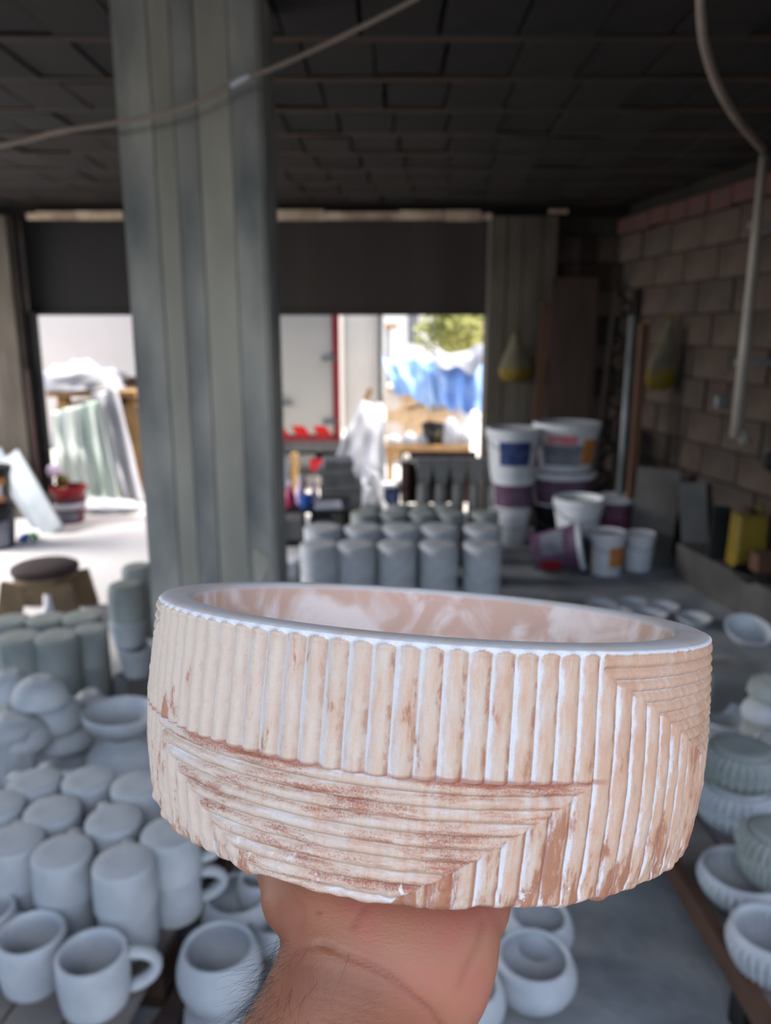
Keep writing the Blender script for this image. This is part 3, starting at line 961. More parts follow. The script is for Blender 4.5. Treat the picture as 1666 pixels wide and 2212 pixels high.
def hung_bag(a, b0, b1, Y, w, lab, slant=0, yfrac=.4):
    top, bot = PY(a + slant, b0, Y), PY(a, b1, Y)
    h = top.z - bot.z
    t = thing('hanging_bag', lab, 'bag', (top.x, Y, bot.z))
    m_ = mpp(bot)
    W = w * m_ / 2
    sx = (bot.x - top.x)
    pro = [(.0, 1), (.14, .97), (.34, .8), (.74, .5), (.98, .28), (1.0, .16), (.8, .04), (.45, 0), (0, 0)]
    up_, lo_ = MB(), MB()

    def ring(mb, lst):
        n = 20
        k = len(mb.v)
        for (r, z) in lst:
            for j in range(n):
                al = 2 * math.pi * j / n
                mb.v.append(Vector((sx * (1 - z) + W * r * math.cos(al), .35 * W * r * math.sin(al) * (1 + .2 * math.sin(3 * al)), h * z)))
        for i in range(len(lst) - 1):
            for j in range(n):
                a_, b_ = k + i * n + j, k + i * n + (j + 1) % n
                mb.f.append([a_, b_, b_ + n, a_ + n])
    ring(up_, [q_ for q_ in pro if q_[1] >= .28])
    ring(lo_, [q_ for q_ in pro if q_[1] <= .28])
    link('bag_body', up_.me('bag_body', YCLOTH, True), t)
    link('yellow_bottom', lo_.me('yellow_bottom', YELLOW, True), t)
    link('strap', MB().bar((0, 0, h * .95), (0, .0, h * 1.08), .03, .008).me('strap', YELLOW), t)
    return t


hung_bag(1114, 716, 825, 6.22, 72, 'dusty bag with a yellow bottom hanging on the concrete pier')
hung_bag(1424, 690, 842, 5.3, 66, 'dusty bag with a yellow bottom hanging on the block wall', 26)
p = PY(1604, 1150, 4.52)
t = thing('canister', 'yellow dented canister on the ledge by the right wall', 'canister', (2.0, 4.2, .22))
link('body', MB().box((0, 0, .15), (.18, .13, .30), None, .92).me('body', YELLOW), t)
link('cap', smoothed(MB().lathe([(0, .30), (.03, .30), (.03, .33), (0, .33)], 14).me('cap', BLACKR)), t)
link('handle', MB().tube([(.02, -.0, .30), (.03, 0, .335), (.07, 0, .335), (.075, 0, .30)], .01, 8).me('handle', YELLOW, True), t)
bevelled(t.children[0], .02, 3)
tag(link('board', MB().bar((1.90, 4.34, .22), (1.93, 4.40, .52), .1, .02, up=(0, 1, 0)).me('board', BLACK)), 'black short board left of the yellow canister', 'board')
p = G(1516, 1240, 0)
bevelled(tag(link('concrete_block', MB().box((0, 0, .06), (.2, .16, .12)).me('concrete_block', CONC_D), None, (p.x - .02, p.y - .14, 0), (0, 0, .5)), 'dark block on the floor below the blackish plank', 'block'), .008)
# black stand
p = G(1628, 1332, 0)
t = thing('black_stand', 'black hopper on a single pole leg at the right edge', 'stand', (p.x, p.y, 0))
link('pole', MB().tube([(0, 0, .02), (.01, 0, .22)], .016, 10).me('pole', BLACK, True), t)
link('base', smoothed(MB().lathe([(0, 0), (.09, 0), (.09, .015), (.02, .025), (0, .025)], 20).me('base', BLACK)), t)
link('hopper', smoothed(MB().lathe([(.02, .16), (.13, .24), (.13, .26), (.115, .26), (.02, .18)], 24).me('hopper', BLACK)), t)
link('hopper_rim', MB().box((.05, .02, .30), (.14, .1, .10)).me('hopper_rim', WOODR), t)
p = PY(1668, 1000, 4.0)
tag(link('black_disc', smoothed(MB().lathe([(0, -.02), (.05, -.02), (.055, 0), (.05, .02), (0, .03)], 24).me('black_disc', BLACK)), None, (p.x + .03, 4.05, p.z), (math.radians(90), 0, 0)), 'round black cap hanging at the right edge of the wall', 'cap')
p = PY(1556, 870, 4.72)
t = thing('wall_socket', 'grey wall socket box with a loose wire on the block wall', 'socket', (p.x + .02, 4.75, p.z))
bevelled(link('socket_box', MB().box((0, 0, 0), (.07, .05, .07)).me('socket_box', STEEL), t), .006)
link('wire', MB().tube(spline_pts([(0, -.02, .03), (.03, -.02, .12), (.02, -.01, .25), (.05, 0, .42)]), .005, 6).me('wire', BLACK, True), t)

# ------------------------------------------------------------------ left side things
SY = 4.05
p = PY(97, 1225, SY)
t = thing('stool', 'small wooden stool with a dark round cushion on the bright floor', 'stool', (p.x, SY, 0))
zz = .235
link('seat_frame', smoothed(MB().lathe([(0, zz - .035), (.155, zz - .035), (.16, zz - .03), (.16, zz), (0, zz)], 32).me('seat_frame', STOOLW)), t)
link('cushion', smoothed(MB().lathe([(0, zz), (.165, zz), (.175, zz + .015), (.172, zz + .035), (.15, zz + .047), (.07, zz + .052), (0, zz + .053)], 36).me('cushion', CUSH)), t)
for sx in (-1, 1):
    for sy in (-1, 1):
        link('leg', MB().bar((sx * .16, sy * .13, 0), (sx * .125, sy * .11, zz - .03), .12, .04, up=(0, 1, 0)).me('leg', STOOLW), t)
link('apron', MB().box((0, -.115, zz - .06), (.26, .02, .05)).me('apron', STOOLW), t)
tag(link('white_rag', smoothed(MB().lathe([(0, 0), (.07, 0), (.065, .03), (.04, .07), (.025, .12), (0, .13)], 14, lambda a, z, r: 1 + .25 * math.sin(3 * a + 20 * z)).me('white_rag', PAPER)), None, (p.x + .03, SY - .02, 0)), 'crumpled white rag between the stool legs', 'rag')

# leaning white sheet
b0, b1 = G(118, 1152, 0), PY(22, 985, 6.08)
p0 = Vector((b0.x, b0.y, 0))
tag(link('foam_board', MB().bar(p0, b1, .17, .035, up=(-.25, 1, .2)).me('foam_board', ALU)), 'dusty white panel leaning on the pier left of the doorway', 'panel')
b2 = PY(-12, 975, 6.16)
tag(link('foam_board', MB().bar(p0 + Vector((-.17, .16, 0)), b2, .12, .03, up=(-.25, 1, .2)).me('foam_board', ALU)), 'second white panel leaning at the picture edge behind the first', 'panel')
# black bucket with orange label
p = G(4, 1165, 0)
bucket((p.x + .05, p.y - .2, 0), .13, .155, .30, BLACKR, 'black bucket upside stacked under the orange one at the picture edge', BLACKR, [(.02, .2, -20, 70, GREYL)], group='buckets at the left pier')
bucket((p.x + .05, p.y - .2, .31), .13, .15, .26, BLACKR, 'black bucket with a wide orange label at the picture edge', BLACKR, [(.03, .07, -60, 70, ORANGE), (.07, .15, -20, 60, PAPER), (.15, .2, -60, 70, ORANGE)], group='buckets at the left pier')
p = G(152, 1128, 0)
bucket((p.x, p.y + .02, 0), .10, .125, .20, PLUM, 'plum bucket with a white band in the left doorway', None, [(.12, .165, -80, 80, PAPER), (.03, .09, -70, 50, GREYL)], group='buckets in the doorway')
bucket((p.x + .0, p.y + .02, .165), .10, .14, .13, REDP, 'red bucket nested in the plum bucket in the left doorway', None, [], group='buckets in the doorway', handle=True)
for i, (a, b, m_, lab) in enumerate(((58, 1158, BLUEB, 'small blue bottle lying by the white panel foot'), (72, 1156, GREENB, 'small green bottle lying by the white panel foot'))):
    p = G(a, b, 0.03)
    t = thing('small_bottle', lab, 'bottle', (p.x, p.y, .028))
    t.rotation_euler = (math.radians(90), 0, .6 * i)
    link('body', smoothed(MB().lathe([(0, 0), (.028, 0), (.028, .09), (.01, .12), (0, .12)], 14).me('body', m_)), t)
    link('cap', smoothed(MB().lathe([(0, .12), (.012, .12), (.012, .14), (0, .14)], 10).me('cap', PAPER)), t)
# plastic bag with yellow
p = PY(106, 1040, 6.1)
t = thing('rubbish_bag', 'small heap of pink and yellow bags beside the white panel', 'bag', (p.x + .02, 6.22, 0))
for dx, dz, r, m_ in ((-.04, .40, .055, LILAC), (.02, .32, .055, YELLOW), (-.01, .22, .075, SACK), (.0, .09, .085, SACK)):
    link('bag', smoothed(MB().lathe([(0, -r), (r * .7, -r * .7), (r, 0), (r * .7, r * .7), (0, r)], 12, lambda a, z, rr: 1 + .15 * math.sin(5 * a)).me('bag', m_)), t, (dx, .02, dz))

# ------------------------------------------------------------------ outside: draped sheets
def drape(name, A, B, C, D, n, m, fold=.03, nf=5, thick=.006, parent=None, seed=0, bulge=.0):
    """cloth hanging between top edge A-B and bottom edge C-D, with folds"""
    A, B, C, D = [Vector(x) for x in (A, B, C, D)]
    v, f = [], []
    ny = n
    nrm = (B - A).cross(C - A).normalized()
    if nrm.y > 0:
        nrm = -nrm
    for j in range(ny + 1):
        t = j / ny
        for i in range(n + 1):
            s = i / n
            p_ = A.lerp(B, s).lerp(C.lerp(D, s), t)
            w_ = fold * (.25 + .75 * t) * (math.sin(nf * 2 * math.pi * s + seed + 1.5 * t) + .5 * math.sin(nf * 4.7 * s + seed * 2 - 2 * t))
            w_ += fold * 1.6 * (mnoise.noise(Vector((s * 3 + seed, t * 3, seed))))
            v.append(p_ + nrm * (w_ + bulge * math.sin(math.pi * t)))
    k = len(v)
    v += [x - nrm * thick for x in v]
    w = n + 1
    for j in range(ny):
        for i in range(n):
            a = j * w + i
            f.append([a, a + 1, a + 1 + w, a + w])
            f.append([k + a, k + a + w, k + a + 1 + w, k + a + 1])
    for i in range(n):
        f.append([i, k + i, k + i + 1, i + 1])
        a = ny * w + i
        f.append([a, a + 1, k + a + 1, k + a])
    for j in range(ny):
        a = j * w
        f.append([a, a + w, k + a + w, k + a])
        a = j * w + n
        f.append([a, k + a, k + a + w, a + w])
    return link(name, mesh(name, v, f, m, True), parent)


Yl = 7.0
pal2 = thing('crate_stack', 'wooden crate stack under the white and green sheeting', 'crate', (PY(200, 900, Yl).x, Yl + .45, 0))
link('crate_body', MB().box((0, 0, .42), (.75, .6, .84)).me('crate_body', WOODT), pal2)
link('crate_top', MB().box((-.05, 0, .94), (.8, .62, .05)).me('crate_top', WOODT), pal2)
for x in (-.34, 0, .3):
    link('crate_block', MB().box((x, -.2, .88), (.09, .1, .08)).me('crate_block', WOODT), pal2)
tag(drape('green_sheet', PY(112, 890, Yl), PY(215, 862, Yl), PY(142, 1085, Yl - .15), PY(262, 1090, Yl - .15), 26, GSHEET, .035, 4, seed=1), 'pale green and white sheet hanging from the crate in the left doorway', 'sheet')
tag(drape('white_sheet', PY(196, 852, Yl + .05), PY(252, 836, Yl + .05), PY(262, 1090, Yl - .1), PY(312, 1086, Yl - .1), 22, SHEET, .03, 2, seed=3), 'white sheet falling to the ground right of the green one', 'sheet')


def heap(name, c, r, m, lab, cat, seed=0, n=28, rough=.35):
    v, f = [], []
    for j in range(n // 2 + 1):
        th = math.pi / 2 * j / (n // 2)
        for i in range(n):
            a = 2 * math.pi * i / n
            d = Vector((math.cos(a) * math.cos(th), math.sin(a) * math.cos(th), math.sin(th)))
            k = 1 + rough * mnoise.noise(d * 2.2 + Vector((seed, 0, 0))) + rough * .5 * mnoise.noise(d * 5 + Vector((0, seed, 0)))
            v.append((d.x * r[0] * k, d.y * r[1] * k, d.z * r[2] * k if th > 0 else 0))
    for j in range(n // 2):
        for i in range(n):
            a, b = j * n + i, j * n + (i + 1) % n
            f.append([a, b, b + n, a + n])
    f.append(list(range(n))[::-1])
    return tag(link(name, mesh(name, v, f, m, True), None, c), lab, cat)


p = PY(170, 850, Yl + .3)
heap('plastic_heap', (p.x, Yl + .4, .965), (.42, .3, .22), SHEET, 'heap of crumpled white plastic on top of the crate', 'plastic', 2)
p = G(230, 1100, 0)
heap('plastic_heap', (p.x, 6.55, 0), (.34, .16, .09), SHEET, 'crumpled white plastic lying on the ground in the left doorway', 'plastic', 5)
p = PY(272, 900, 8.2)
pw = thing('timber_pile', 'pile of brown timbers beyond the left doorway', 'timber', (p.x, 8.2, 0))
for i in range(9):
    link('timber', MB().box((.0 + .03 * (i % 3), .04 * (i % 2), .06 + .115 * i), (.7, .3, .095)).me('timber', WOODO if i % 3 else WOODT), pw)

# cream wall far left
wf = struct('wall_outside', MB().box((-5.2, 10.6, 1.6), (5.0, .3, 3.2)).me('wall_outside', CREAM))

# ------------------------------------------------------------------ truck
TYR = 7.6
tx1 = PY(734, 800, TYR).x
tx0 = tx1 - 1.72
zb = PY(700, 946, TYR).z
trk = thing('box_truck', 'white box truck with red-framed rear doors parked behind the shutter', 'truck', ((tx0 + tx1) / 2, TYR, 0))
hw = (tx1 - tx0) / 2
link('box', MB().box((0, 1.9, zb + 1.1), (2 * hw, 3.7, 2.2)).me('box', TRUCKW), trk)
for s in (-1, 1):
    link('frame_post', MB().box((s * (hw - .03), -.0, zb + 1.1), (.06, .1, 2.2)).me('frame_post', TRUCKR), trk)
link('frame_rail', MB().box((0, 0, zb - .0), (2 * hw, .1, .05)).me('frame_rail', TRUCKR), trk)
link('frame_rail', MB().box((0, 0, zb + 2.2), (2 * hw, .1, .05)).me('frame_rail', TRUCKR), trk)
for s in (-1, 1):
    dr = link('door', MB().box((s * (hw - .06) / 2, -.0, zb + 1.11), (hw - .075, .07, 2.14)).me('door', TRUCKW), trk)
    for zh in (zb + .16, zb + .76, zb + 1.6):
        link('hinge', MB().box((s * (hw - .1), -.05, zh), (.13, .03, .04)).me('hinge', STEEL), dr)
    link('lock_handle', MB().bar((s * .05 + .55 * (s > 0) * 0, -.06, zb + .35), (s * .3, -.06, zb + .33), .03, .03).me('lock_handle', STEEL), dr)
    for k in range(4):
        x0 = s * (.06 + .205 * k)
        vv = [(x0 + s * .02 - .05, 0, .02), (x0 + s * .02 + .09, 0, .02), (x0 + s * .02 + .02, 0, .12), (x0 + s * .02 - .10, 0, .12)]
        st = link('warning_stripe', mesh('warning_stripe', [(x, -.038, zb + z) for x, y, z in vv] + [(x, -.03, zb + z) for x, y, z in vv], [[0, 1, 2, 3], [7, 6, 5, 4], [0, 4, 5, 1], [1, 5, 6, 2], [2, 6, 7, 3], [3, 7, 4, 0]], STRIPER), dr)
hx = PY(618, 873, TYR).x - (tx0 + tx1) / 2
link('latch', MB().bar((hx - .08, -.06, zb + .34), (hx + .06, -.06, zb + .34), .045, .04).me('latch', STEEL), trk)
link('chassis_beam', MB().box((0, .1, zb - .085), (2 * hw, .16, .10)).me('chassis_beam', STEEL), trk)
for s in (-1, 1):
    w_ = link('wheel', smoothed(MB().tube([(s * (hw - .28), 1.0, .27), (s * (hw - .06), 1.0, .27)], .27, 24).me('wheel', RUBBER), 30), trk)
    link('mudflap', MB().box((s * (hw - .18), .66, .2), (.26, .015, .34)).me('mudflap', BLACKR), trk)
link('axle', MB().box((0, 1.0, .28), (2 * hw - .5, .12, .12)).me('axle', BLACK), trk)
link('underrun_bar', MB().box((0, .35, .30), (2 * hw - .2, .05, .06)).me('underrun_bar', BLACK), trk)
p = PY(695, 1003, TYR)
link('tail_light', MB().box((p.x - (tx0 + tx1) / 2, .0, p.z), (.22, .06, .11)).me('tail_light', BRIGHTR), trk)
p = PY(636, 990, TYR - .45)
tag(link('wooden_post', MB().box((0, 0, .2), (.06, .06, .4)).me('wooden_post', WOODT), None, (p.x, TYR - .45, 0)), 'short tan post standing before the truck tail', 'post')
p = PY(615, 1010, TYR - .5)
tag(link('tyre', smoothed(MB().lathe([(.11, 0), (.2, 0), (.22, .05), (.2, .12), (.11, .12), (.10, .06), (.11, 0)], 24).me('tyre', RUBBER)), None, (p.x - .05, TYR - .15, 0)), 'black tyre lying under the truck beside the pillar', 'tyre')

# ------------------------------------------------------------------ centre doorway outside
# corrugated sheet
cs = thing('corrugated_screen', 'white corrugated screen standing right of the truck', 'screen', (0, 0, 0))
pa, pb_ = PY(744, 800, 8.4), PY(818, 800, 8.4)
nb = 9
bw = (pb_.x - pa.x) / nb
for i in range(nb):
    v, f = [], []
    for j in range(7):
        s = j / 6
        yy = 8.4 + .02 * math.sin(2 * math.pi * s)
        v += [(pa.x + bw * (i + s), yy, .0), (pa.x + bw * (i + s), yy, 2.6)]
    v2 = [(x, y + .006, z) for x, y, z in v]
    for j in range(6):
        f.append([2 * j, 2 * j + 2, 2 * j + 3, 2 * j + 1])
        f.append([14 + 2 * j, 14 + 2 * j + 1, 14 + 2 * j + 3, 14 + 2 * j + 2])
    link('panel', mesh('panel', v + v2, f, SCREEN, True), cs)
ps = PY(822, 800, 8.38)
tag(link('steel_post', MB().box((0, 0, 1.3), (.05, .05, 2.6)).me('steel_post', STEEL), None, (ps.x, 8.36, 0)), 'thin grey post at the right edge of the corrugated screen', 'post')
# wooden brace and white drape
tag(link('timber_brace', MB().bar(Vector((PY(716, 1040, 7.6).x, 7.5, 0)), PY(800, 840, 7.6), .05, .04).me('timber_brace', WOODT)), 'slanting tan timber behind the white plastic sheet', 'timber')
tag(drape('plastic_sheet', PY(780, 868, 7.1), PY(828, 872, 7.1), PY(712, 1020, 6.85), PY(834, 1060, 6.72), 26, SHEET, .035, 3, seed=6, bulge=.08), 'long white plastic sheet trailing down in the middle doorway', 'sheet')
p = PY(800, 1060, 6.5)
heap('plastic_heap', (p.x, 6.5, 0), (.13, .1, .34), SHEET, 'white plastic bunched on the ground behind the cylinder rows', 'plastic', 9)
# tarp-covered pile
tp = thing('tarp_pile', 'pile of beige sacks covered by bright blue tarps', 'pile', (PY(920, 900, 9.3).x, 9.3, 0))
tz0 = PY(900, 900, 9.3).z
px0 = tp.location.x


def tp_heap(name, a, b, Y, r, m, seed):
    q_ = PY(a, b, Y)
    o = heap(name, (q_.x - px0, Y - 9.3, q_.z), r, m, 'x', 'x', seed, 26, .3)
    o.parent = tp
    del o['label'], o['category']
    return o


link('stack_core', MB().box((-.02, .35, .35), (.85, .8, 1.0)).me('stack_core', SACK), tp)
for k, (a, b) in enumerate(((850, 925), (890, 925), (935, 925), (985, 925), (862, 895), (905, 895), (850, 868), (880, 860), (955, 900), (1000, 900))):
    q_ = PY(a, b, 9.25)
    link('sack', smoothed(MB().lathe([(0, -.1), (.12, -.09), (.15, 0), (.12, .09), (0, .1)], 16, None, 1.1, .7).me('sack', SACK if k % 3 else CREAM), 60), tp, (q_.x - px0, -.1, q_.z), (0, .4 * math.sin(k * 2.3), 0))


def tp_drape(a0, a1, b0, b1, m, seed, nf, Y=9.0):
    o = drape('tarp', PY(*a0, Y + .35), PY(*a1, Y + .35), PY(*b0, Y), PY(*b1, Y), 24, m, .06, nf, seed=seed, bulge=.12)
    o.parent = tp
    o.location = -tp.location
    return o


tp_drape((822, 775), (905, 762), (850, 842), (935, 882), BLUETARP, 2, 2)
tp_drape((890, 772), (945, 786), (925, 876), (975, 878), BLUETARP, 4, 2, 8.98)
tp_drape((935, 790), (1050, 770), (950, 880), (1050, 895), BLUETARP2, 5, 3, 8.95)
tp_drape((938, 775), (1050, 764), (940, 800), (1050, 792), SHEET, 7, 2, 8.92)
# table with white sacks and black bucket
TYo = 7.55
ta, tb = PY(832, 962, TYo), PY(1016, 962, TYo)
ot = thing('work_table', 'tan plank table outside under the white bags', 'table', ((ta.x + tb.x) / 2, TYo + .25, 0))
tw, th_ = tb.x - ta.x, ta.z
for i in range(4):
    link('table_plank', MB().box((0, -.2 + .13 * i, th_ - .02), (tw, .12, .04)).me('table_plank', WOODT), ot)
link('apron', MB().box((0, -.24, th_ - .07), (tw, .03, .06)).me('apron', WOODT), ot)
for sx in (-1, 1):
    for sy in (-1, 1):
        link('leg', MB().box((sx * (tw / 2 - .05), sy * .18, (th_ - .04) / 2), (.06, .06, th_ - .04)).me('leg', WOODT), ot)
for i, (a, w, h, lab) in enumerate(((852, 34, .09, 'first'), (886, 34, .12, 'second'), (915, 30, .10, 'third'), (974, 40, .26, 'tall fourth'), (1004, 34, .16, 'fifth'))):
    q_ = PY(a, 958, TYo + .02)
    r = w / 2 * mpp(q_)
    tag(link('white_bag', smoothed(MB().lathe([(0, 0), (r, 0), (r * 1.05, h * .3), (r * .8, h * .7), (r * .35, h * .95), (0, h)], 16, lambda al, z, rr: 1 + .1 * math.sin(5 * al)).me('white_bag', SHEET)), None, (q_.x, TYo + .1, th_)), lab + ' white bag from the left on the outdoor table', 'bag', 'white bags on the outdoor table')
q_ = PY(936, 946, TYo)
bucket((q_.x, TYo + .12, th_), .085, .105, .20, BLACKR, 'black bucket with a yellow mark on the outdoor table', None, [(.05, .13, 18, 42, YELLOW)], group='bucket on the outdoor table')
# dark low bench under / behind balusters
p0, p1 = PY(872, 1000, 6.6), PY(1000, 1000, 6.6)
bn = thing('steel_bench', 'dark steel bench behind the balusters', 'bench', ((p0.x + p1.x) / 2, 6.7, 0))
link('benchtop', MB().box((0, 0, .40), (p1.x - p0.x, .3, .03)).me('benchtop', BLACK), bn)
link('back_panel', MB().box((.06, .12, .24), (p1.x - p0.x + .16, .02, .46)).me('back_panel', WOODD), bn)
for sx in (-1, -.5, 1):
    link('leg', MB().box((sx * ((p1.x - p0.x) / 2 - .02), 0, .19), (.035, .25, .38)).me('leg', WOODD), bn)
q_ = PY(845, 1030, 6.62)
bucket((q_.x, 6.62, 0), .07, .085, .22, BLUEL, 'dark blue small bucket with a white lid under the steel bench', WHITEP, [], group='bucket under the bench')
q_ = PY(878, 985, 6.62)
tag(link('glass_ball', smoothed(MB().lathe([(0, 0), (.022, .004), (.033, .033), (.022, .062), (0, .066)], 16).me('glass_ball', mat('shiny_white', lin(230, 222, 208), None, rough=.15, spec=.8))), None, (q_.x, 6.62, .415)), 'shiny white ball on the steel bench', 'ball')
# white building with a window, far
bd = thing('white_building', 'sunlit white building beyond the yard', 'building', (0, 0, 0))
pa, pb_ = PY(800, 700, 16), PY(1000, 700, 16)
link('wall', MB().box(((pa.x + pb_.x) / 2, 16.4, 2.2), (pb_.x - pa.x + 1.2, .6, 4.4)).me('wall', mat('white_render', lin(236, 232, 226), lin(228, 224, 216), .8, .9)), bd)
q_ = PY(893, 706, 16)
w1 = link('window', MB().box((q_.x, 16.09, q_.z + .15), (.2, .04, .95)).me('window', STEEL), bd)
link('pane', MB().box((q_.x, 16.06, q_.z + .15), (.15, .02, .85)).me('pane', GLASSW), w1)
link('parapet', MB().box(((pa.x + pb_.x) / 2, 16.35, 4.45), (pb_.x - pa.x + 1.4, .8, .12)).me('parapet', CREAM), bd)
pp_ = PY(838, 705, 13)
lampo = thing('yard_lamp', 'small lamp on a thin pole beside the white building', 'lamp', (pp_.x, 13, 0))
link('pole', MB().tube([(0, 0, 0), (0, 0, pp_.z)], .03, 8).me('pole', STEEL, True), lampo)
link('head', MB().box((.05, 0, pp_.z), (.2, .1, .08)).me('head', WOODT), lampo)
# tree
q_ = PY(985, 735, 13.5)
tree = thing('tree', 'sunlit yellow-green tree above the blue tarps', 'tree', (q_.x + .2, 13.6, 0))
link('trunk', MB().tube([(0, 0, 0), (.03, 0, .8), (-.02, 0, 1.5)], [.09, .07, .05], 10).me('trunk', BARK, True), tree)
rng = random.Random(3)
fm = MB()
for k in range(2600):
    a, z = rng.uniform(0, 2 * math.pi), rng.uniform(-1, 1)
    rr = rng.uniform(.55, 1.02) * (1 + .2 * math.sin(3 * a + 4 * z))
    c = Vector((math.cos(a) * math.sqrt(1 - z * z) * .78, math.sin(a) * math.sqrt(1 - z * z) * .7, z * .62)) * rr + Vector((0, 0, 1.62))
    u = Vector((rng.uniform(-1, 1), rng.uniform(-1, 1), rng.uniform(-1, 1))).normalized()
    w = u.orthogonal().normalized()
    s = .075
    fm.add([c - u * s, c + w * s * .5, c + u * s, c - w * s * .5], [(0, 1, 2, 3)])
fo = link('foliage', fm.me('foliage', LEAF), tree)
fo['kind'] = 'stuff'
# second tree, hedge to close the view
hd = struct('wall_yard', MB().box((3.4, 18.2, 1.2), (10, .3, 2.4)).me('wall_yard', CREAM))

# ------------------------------------------------------------------ the terracotta bowl (held)
BC = CW(0.017664180516176, -0.03763347658865233, 0.3164859604607039)
nb_ = Vector((1, 0, 0)) * 0.0710376 + UP * 0.99714041 + FW * 0.02578096
ub_ = Vector((1, 0, 0)) * 0.99747364 + UP * -0.07101387 + FW * -0.00183606
vb_ = nb_.cross(ub_)
nb_.normalize()
# toward the viewer the angle is 90 degrees: y axis of the bowl points to the eye
yb_ = -(FW * 0.99966593 + UP * -0.0258463)
xb_ = ub_
BH = .0742958


def bowl_mesh():
    ts = np.array([0, .33, .67, 1.])
    rs = np.array([.1055, 0.10601503, 0.10519193, 0.10059476])
    co = np.polyfit(ts, rs, 3)
    fine = np.linspace(math.radians(2), math.radians(172), 1250)
    rest = np.linspace(math.radians(172), math.radians(362), 320)[1:-1]
    th = np.concatenate([fine, rest])
    NT = len(th)
    hh = np.linspace(.0012, BH, 230)
    TH, HH = np.meshgrid(th, hh)
    deg = np.degrees(TH)
    hm = HH * 1000
    P = np.full(TH.shape, -1.0)
    vr = ((deg - 98.0 + 360) % 360) / 3.6
    fv = 1 - np.abs(2 * (vr % 1) - 1) ** 2.1
    lr = (hm - 37.3) / 3.75
    fh = 1 - np.abs(2 * (lr % 1) - 1) ** 2.2
    ur = (hm - 2.4) / 3.55
    fu = 1 - np.abs(2 * (ur % 1) - 1) ** 2.2
    lower = np.zeros(TH.shape, bool)
    upper = np.zeros(TH.shape, bool)
    for (c, ) in ((108.0,), (-72.0,), (288.0,)):
        d = np.abs(deg - c)
        lower |= (hm > 37.3) & (d < 42.5 - .885 * (hm - 37.3))
    for c in (22.0, 198.0, 382.0):
        d = np.abs(deg - c)
        upper |= (hm < 37.3) & (d < np.minimum(43.0, 51 - 1.08 * hm))
    rib = np.where(lower, fh, np.where(upper, fu, fv))
    lat = np.where(lower | upper, 0, np.abs(2 * (vr % 1) - 1) ** 2)
    sm = np.clip((hm - .9 - 1.1 * lat) / 1.7, 0, 1)
    sm = sm * sm * (3 - 2 * sm)
    rib = rib * sm
    tn = np.clip((deg - 50) / 90, 0, 1)
    depth = (.0013 + .0008 * np.clip(tn * 1.6, 0, 1)) * (1 - (.75 - .5 * tn) * np.clip((hm - 60) / 12, 0, 1))
    t = HH / BH
    R = np.polyval(co, t) - depth * (1 - rib)
    # rounded shoulder under the rim and ragged foot
    R += .0007 * (1 - np.clip((hm - 1.5) / 2.4, 0, 1))
    R -= .0030 * np.clip((hm - 71.5) / 2.8, 0, 1) ** 2
    rngn = np.random.default_rng(4)

    def vnoise(sx, sy, amp):
        gx, gy = int(2 * math.pi * .105 / sx) + 2, int(BH / sy) + 3
        g = rngn.normal(size=(gy, gx))
        u = (TH / (2 * math.pi) * (gx - 1)) % (gx - 1)
        w = HH / BH * (gy - 2)
        iu, iw = np.floor(u).astype(int), np.floor(w).astype(int)
        fu_, fw_ = u - iu, w - iw
        fu_ = fu_ * fu_ * (3 - 2 * fu_)
        fw_ = fw_ * fw_ * (3 - 2 * fw_)
        return amp * ((g[iw, iu] * (1 - fu_) + g[iw, iu + 1] * fu_) * (1 - fw_) + (g[iw + 1, iu] * (1 - fu_) + g[iw + 1, iu + 1] * fu_) * fw_)
    R += vnoise(.0016, .0016, .00007) + vnoise(.006, .006, .00010)
    R += np.where(lower, vnoise(.005, .0012, .00016), 0)
    low = np.clip((hm - 60) / 12, 0, 1)
    R += low * (vnoise(.003, .003, .00045))
    HH = HH + np.clip((hm - 70) / 4, 0, 1) * vnoise(.005, .08, .0005)
    outer = np.stack([R * np.cos(TH), R * np.sin(TH), -HH], -1).reshape(-1, 3)
    NO = len(hh)
    # rim and inside
    ri = .0929
    rim = [(.1038, -.0007), (.1028, -.00025), (.1010, 0), (.0952, 0), (.0938, -.0003), (.0931, -.0012), (ri - .0004, -.003)]
    inn = [(ri - .0012, -.012), (ri - .002, -.025), (ri - .0035, -.04), (ri - .007, -.052), (ri - .014, -.060), (ri - .028, -.0645), (.03, -.066), (.0, -.066)]
    rows = []
    for (r, z) in rim + inn:
        rows.append(np.stack([r * np.cos(th), r * np.sin(th), np.full(NT, z)], -1))
    base = [(.0945, -BH - .0006), (.05, -BH - .0006), (0.0, -BH - .0006)]
    rb = []
    for (r, z) in base:
        rb.append(np.stack([r * np.cos(th), r * np.sin(th), np.full(NT, z)], -1))
    top = rows[::-1]                      # from the centre of the inside out to the rim
    V = np.concatenate(top + [outer.reshape(NO, NT, 3)[i] for i in range(NO)] + rb)
    NR = len(top) + NO + len(rb)
    i, j = np.meshgrid(np.arange(NR - 1), np.arange(NT), indexing='ij')
    j2 = (j + 1) % NT
    F = np.stack([i * NT + j, (i + 1) * NT + j, (i + 1) * NT + j2, i * NT + j2], -1).reshape(-1, 4)
    me = bpy.data.meshes.new('terracotta_bowl')
    me.vertices.add(len(V))
    me.vertices.foreach_set('co', V.astype(np.float32).ravel())
    me.loops.add(F.size)
    me.polygons.add(len(F))
    me.loops.foreach_set('vertex_index', F.ravel().astype(np.int32))
    me.polygons.foreach_set('loop_start', (np.arange(len(F)) * 4).astype(np.int32))
    me.polygons.foreach_set('loop_total', np.full(len(F), 4, np.int32))
    me.update(calc_edges=True)
    me.validate()
    me.polygons.foreach_set('use_smooth', [True] * len(me.polygons))
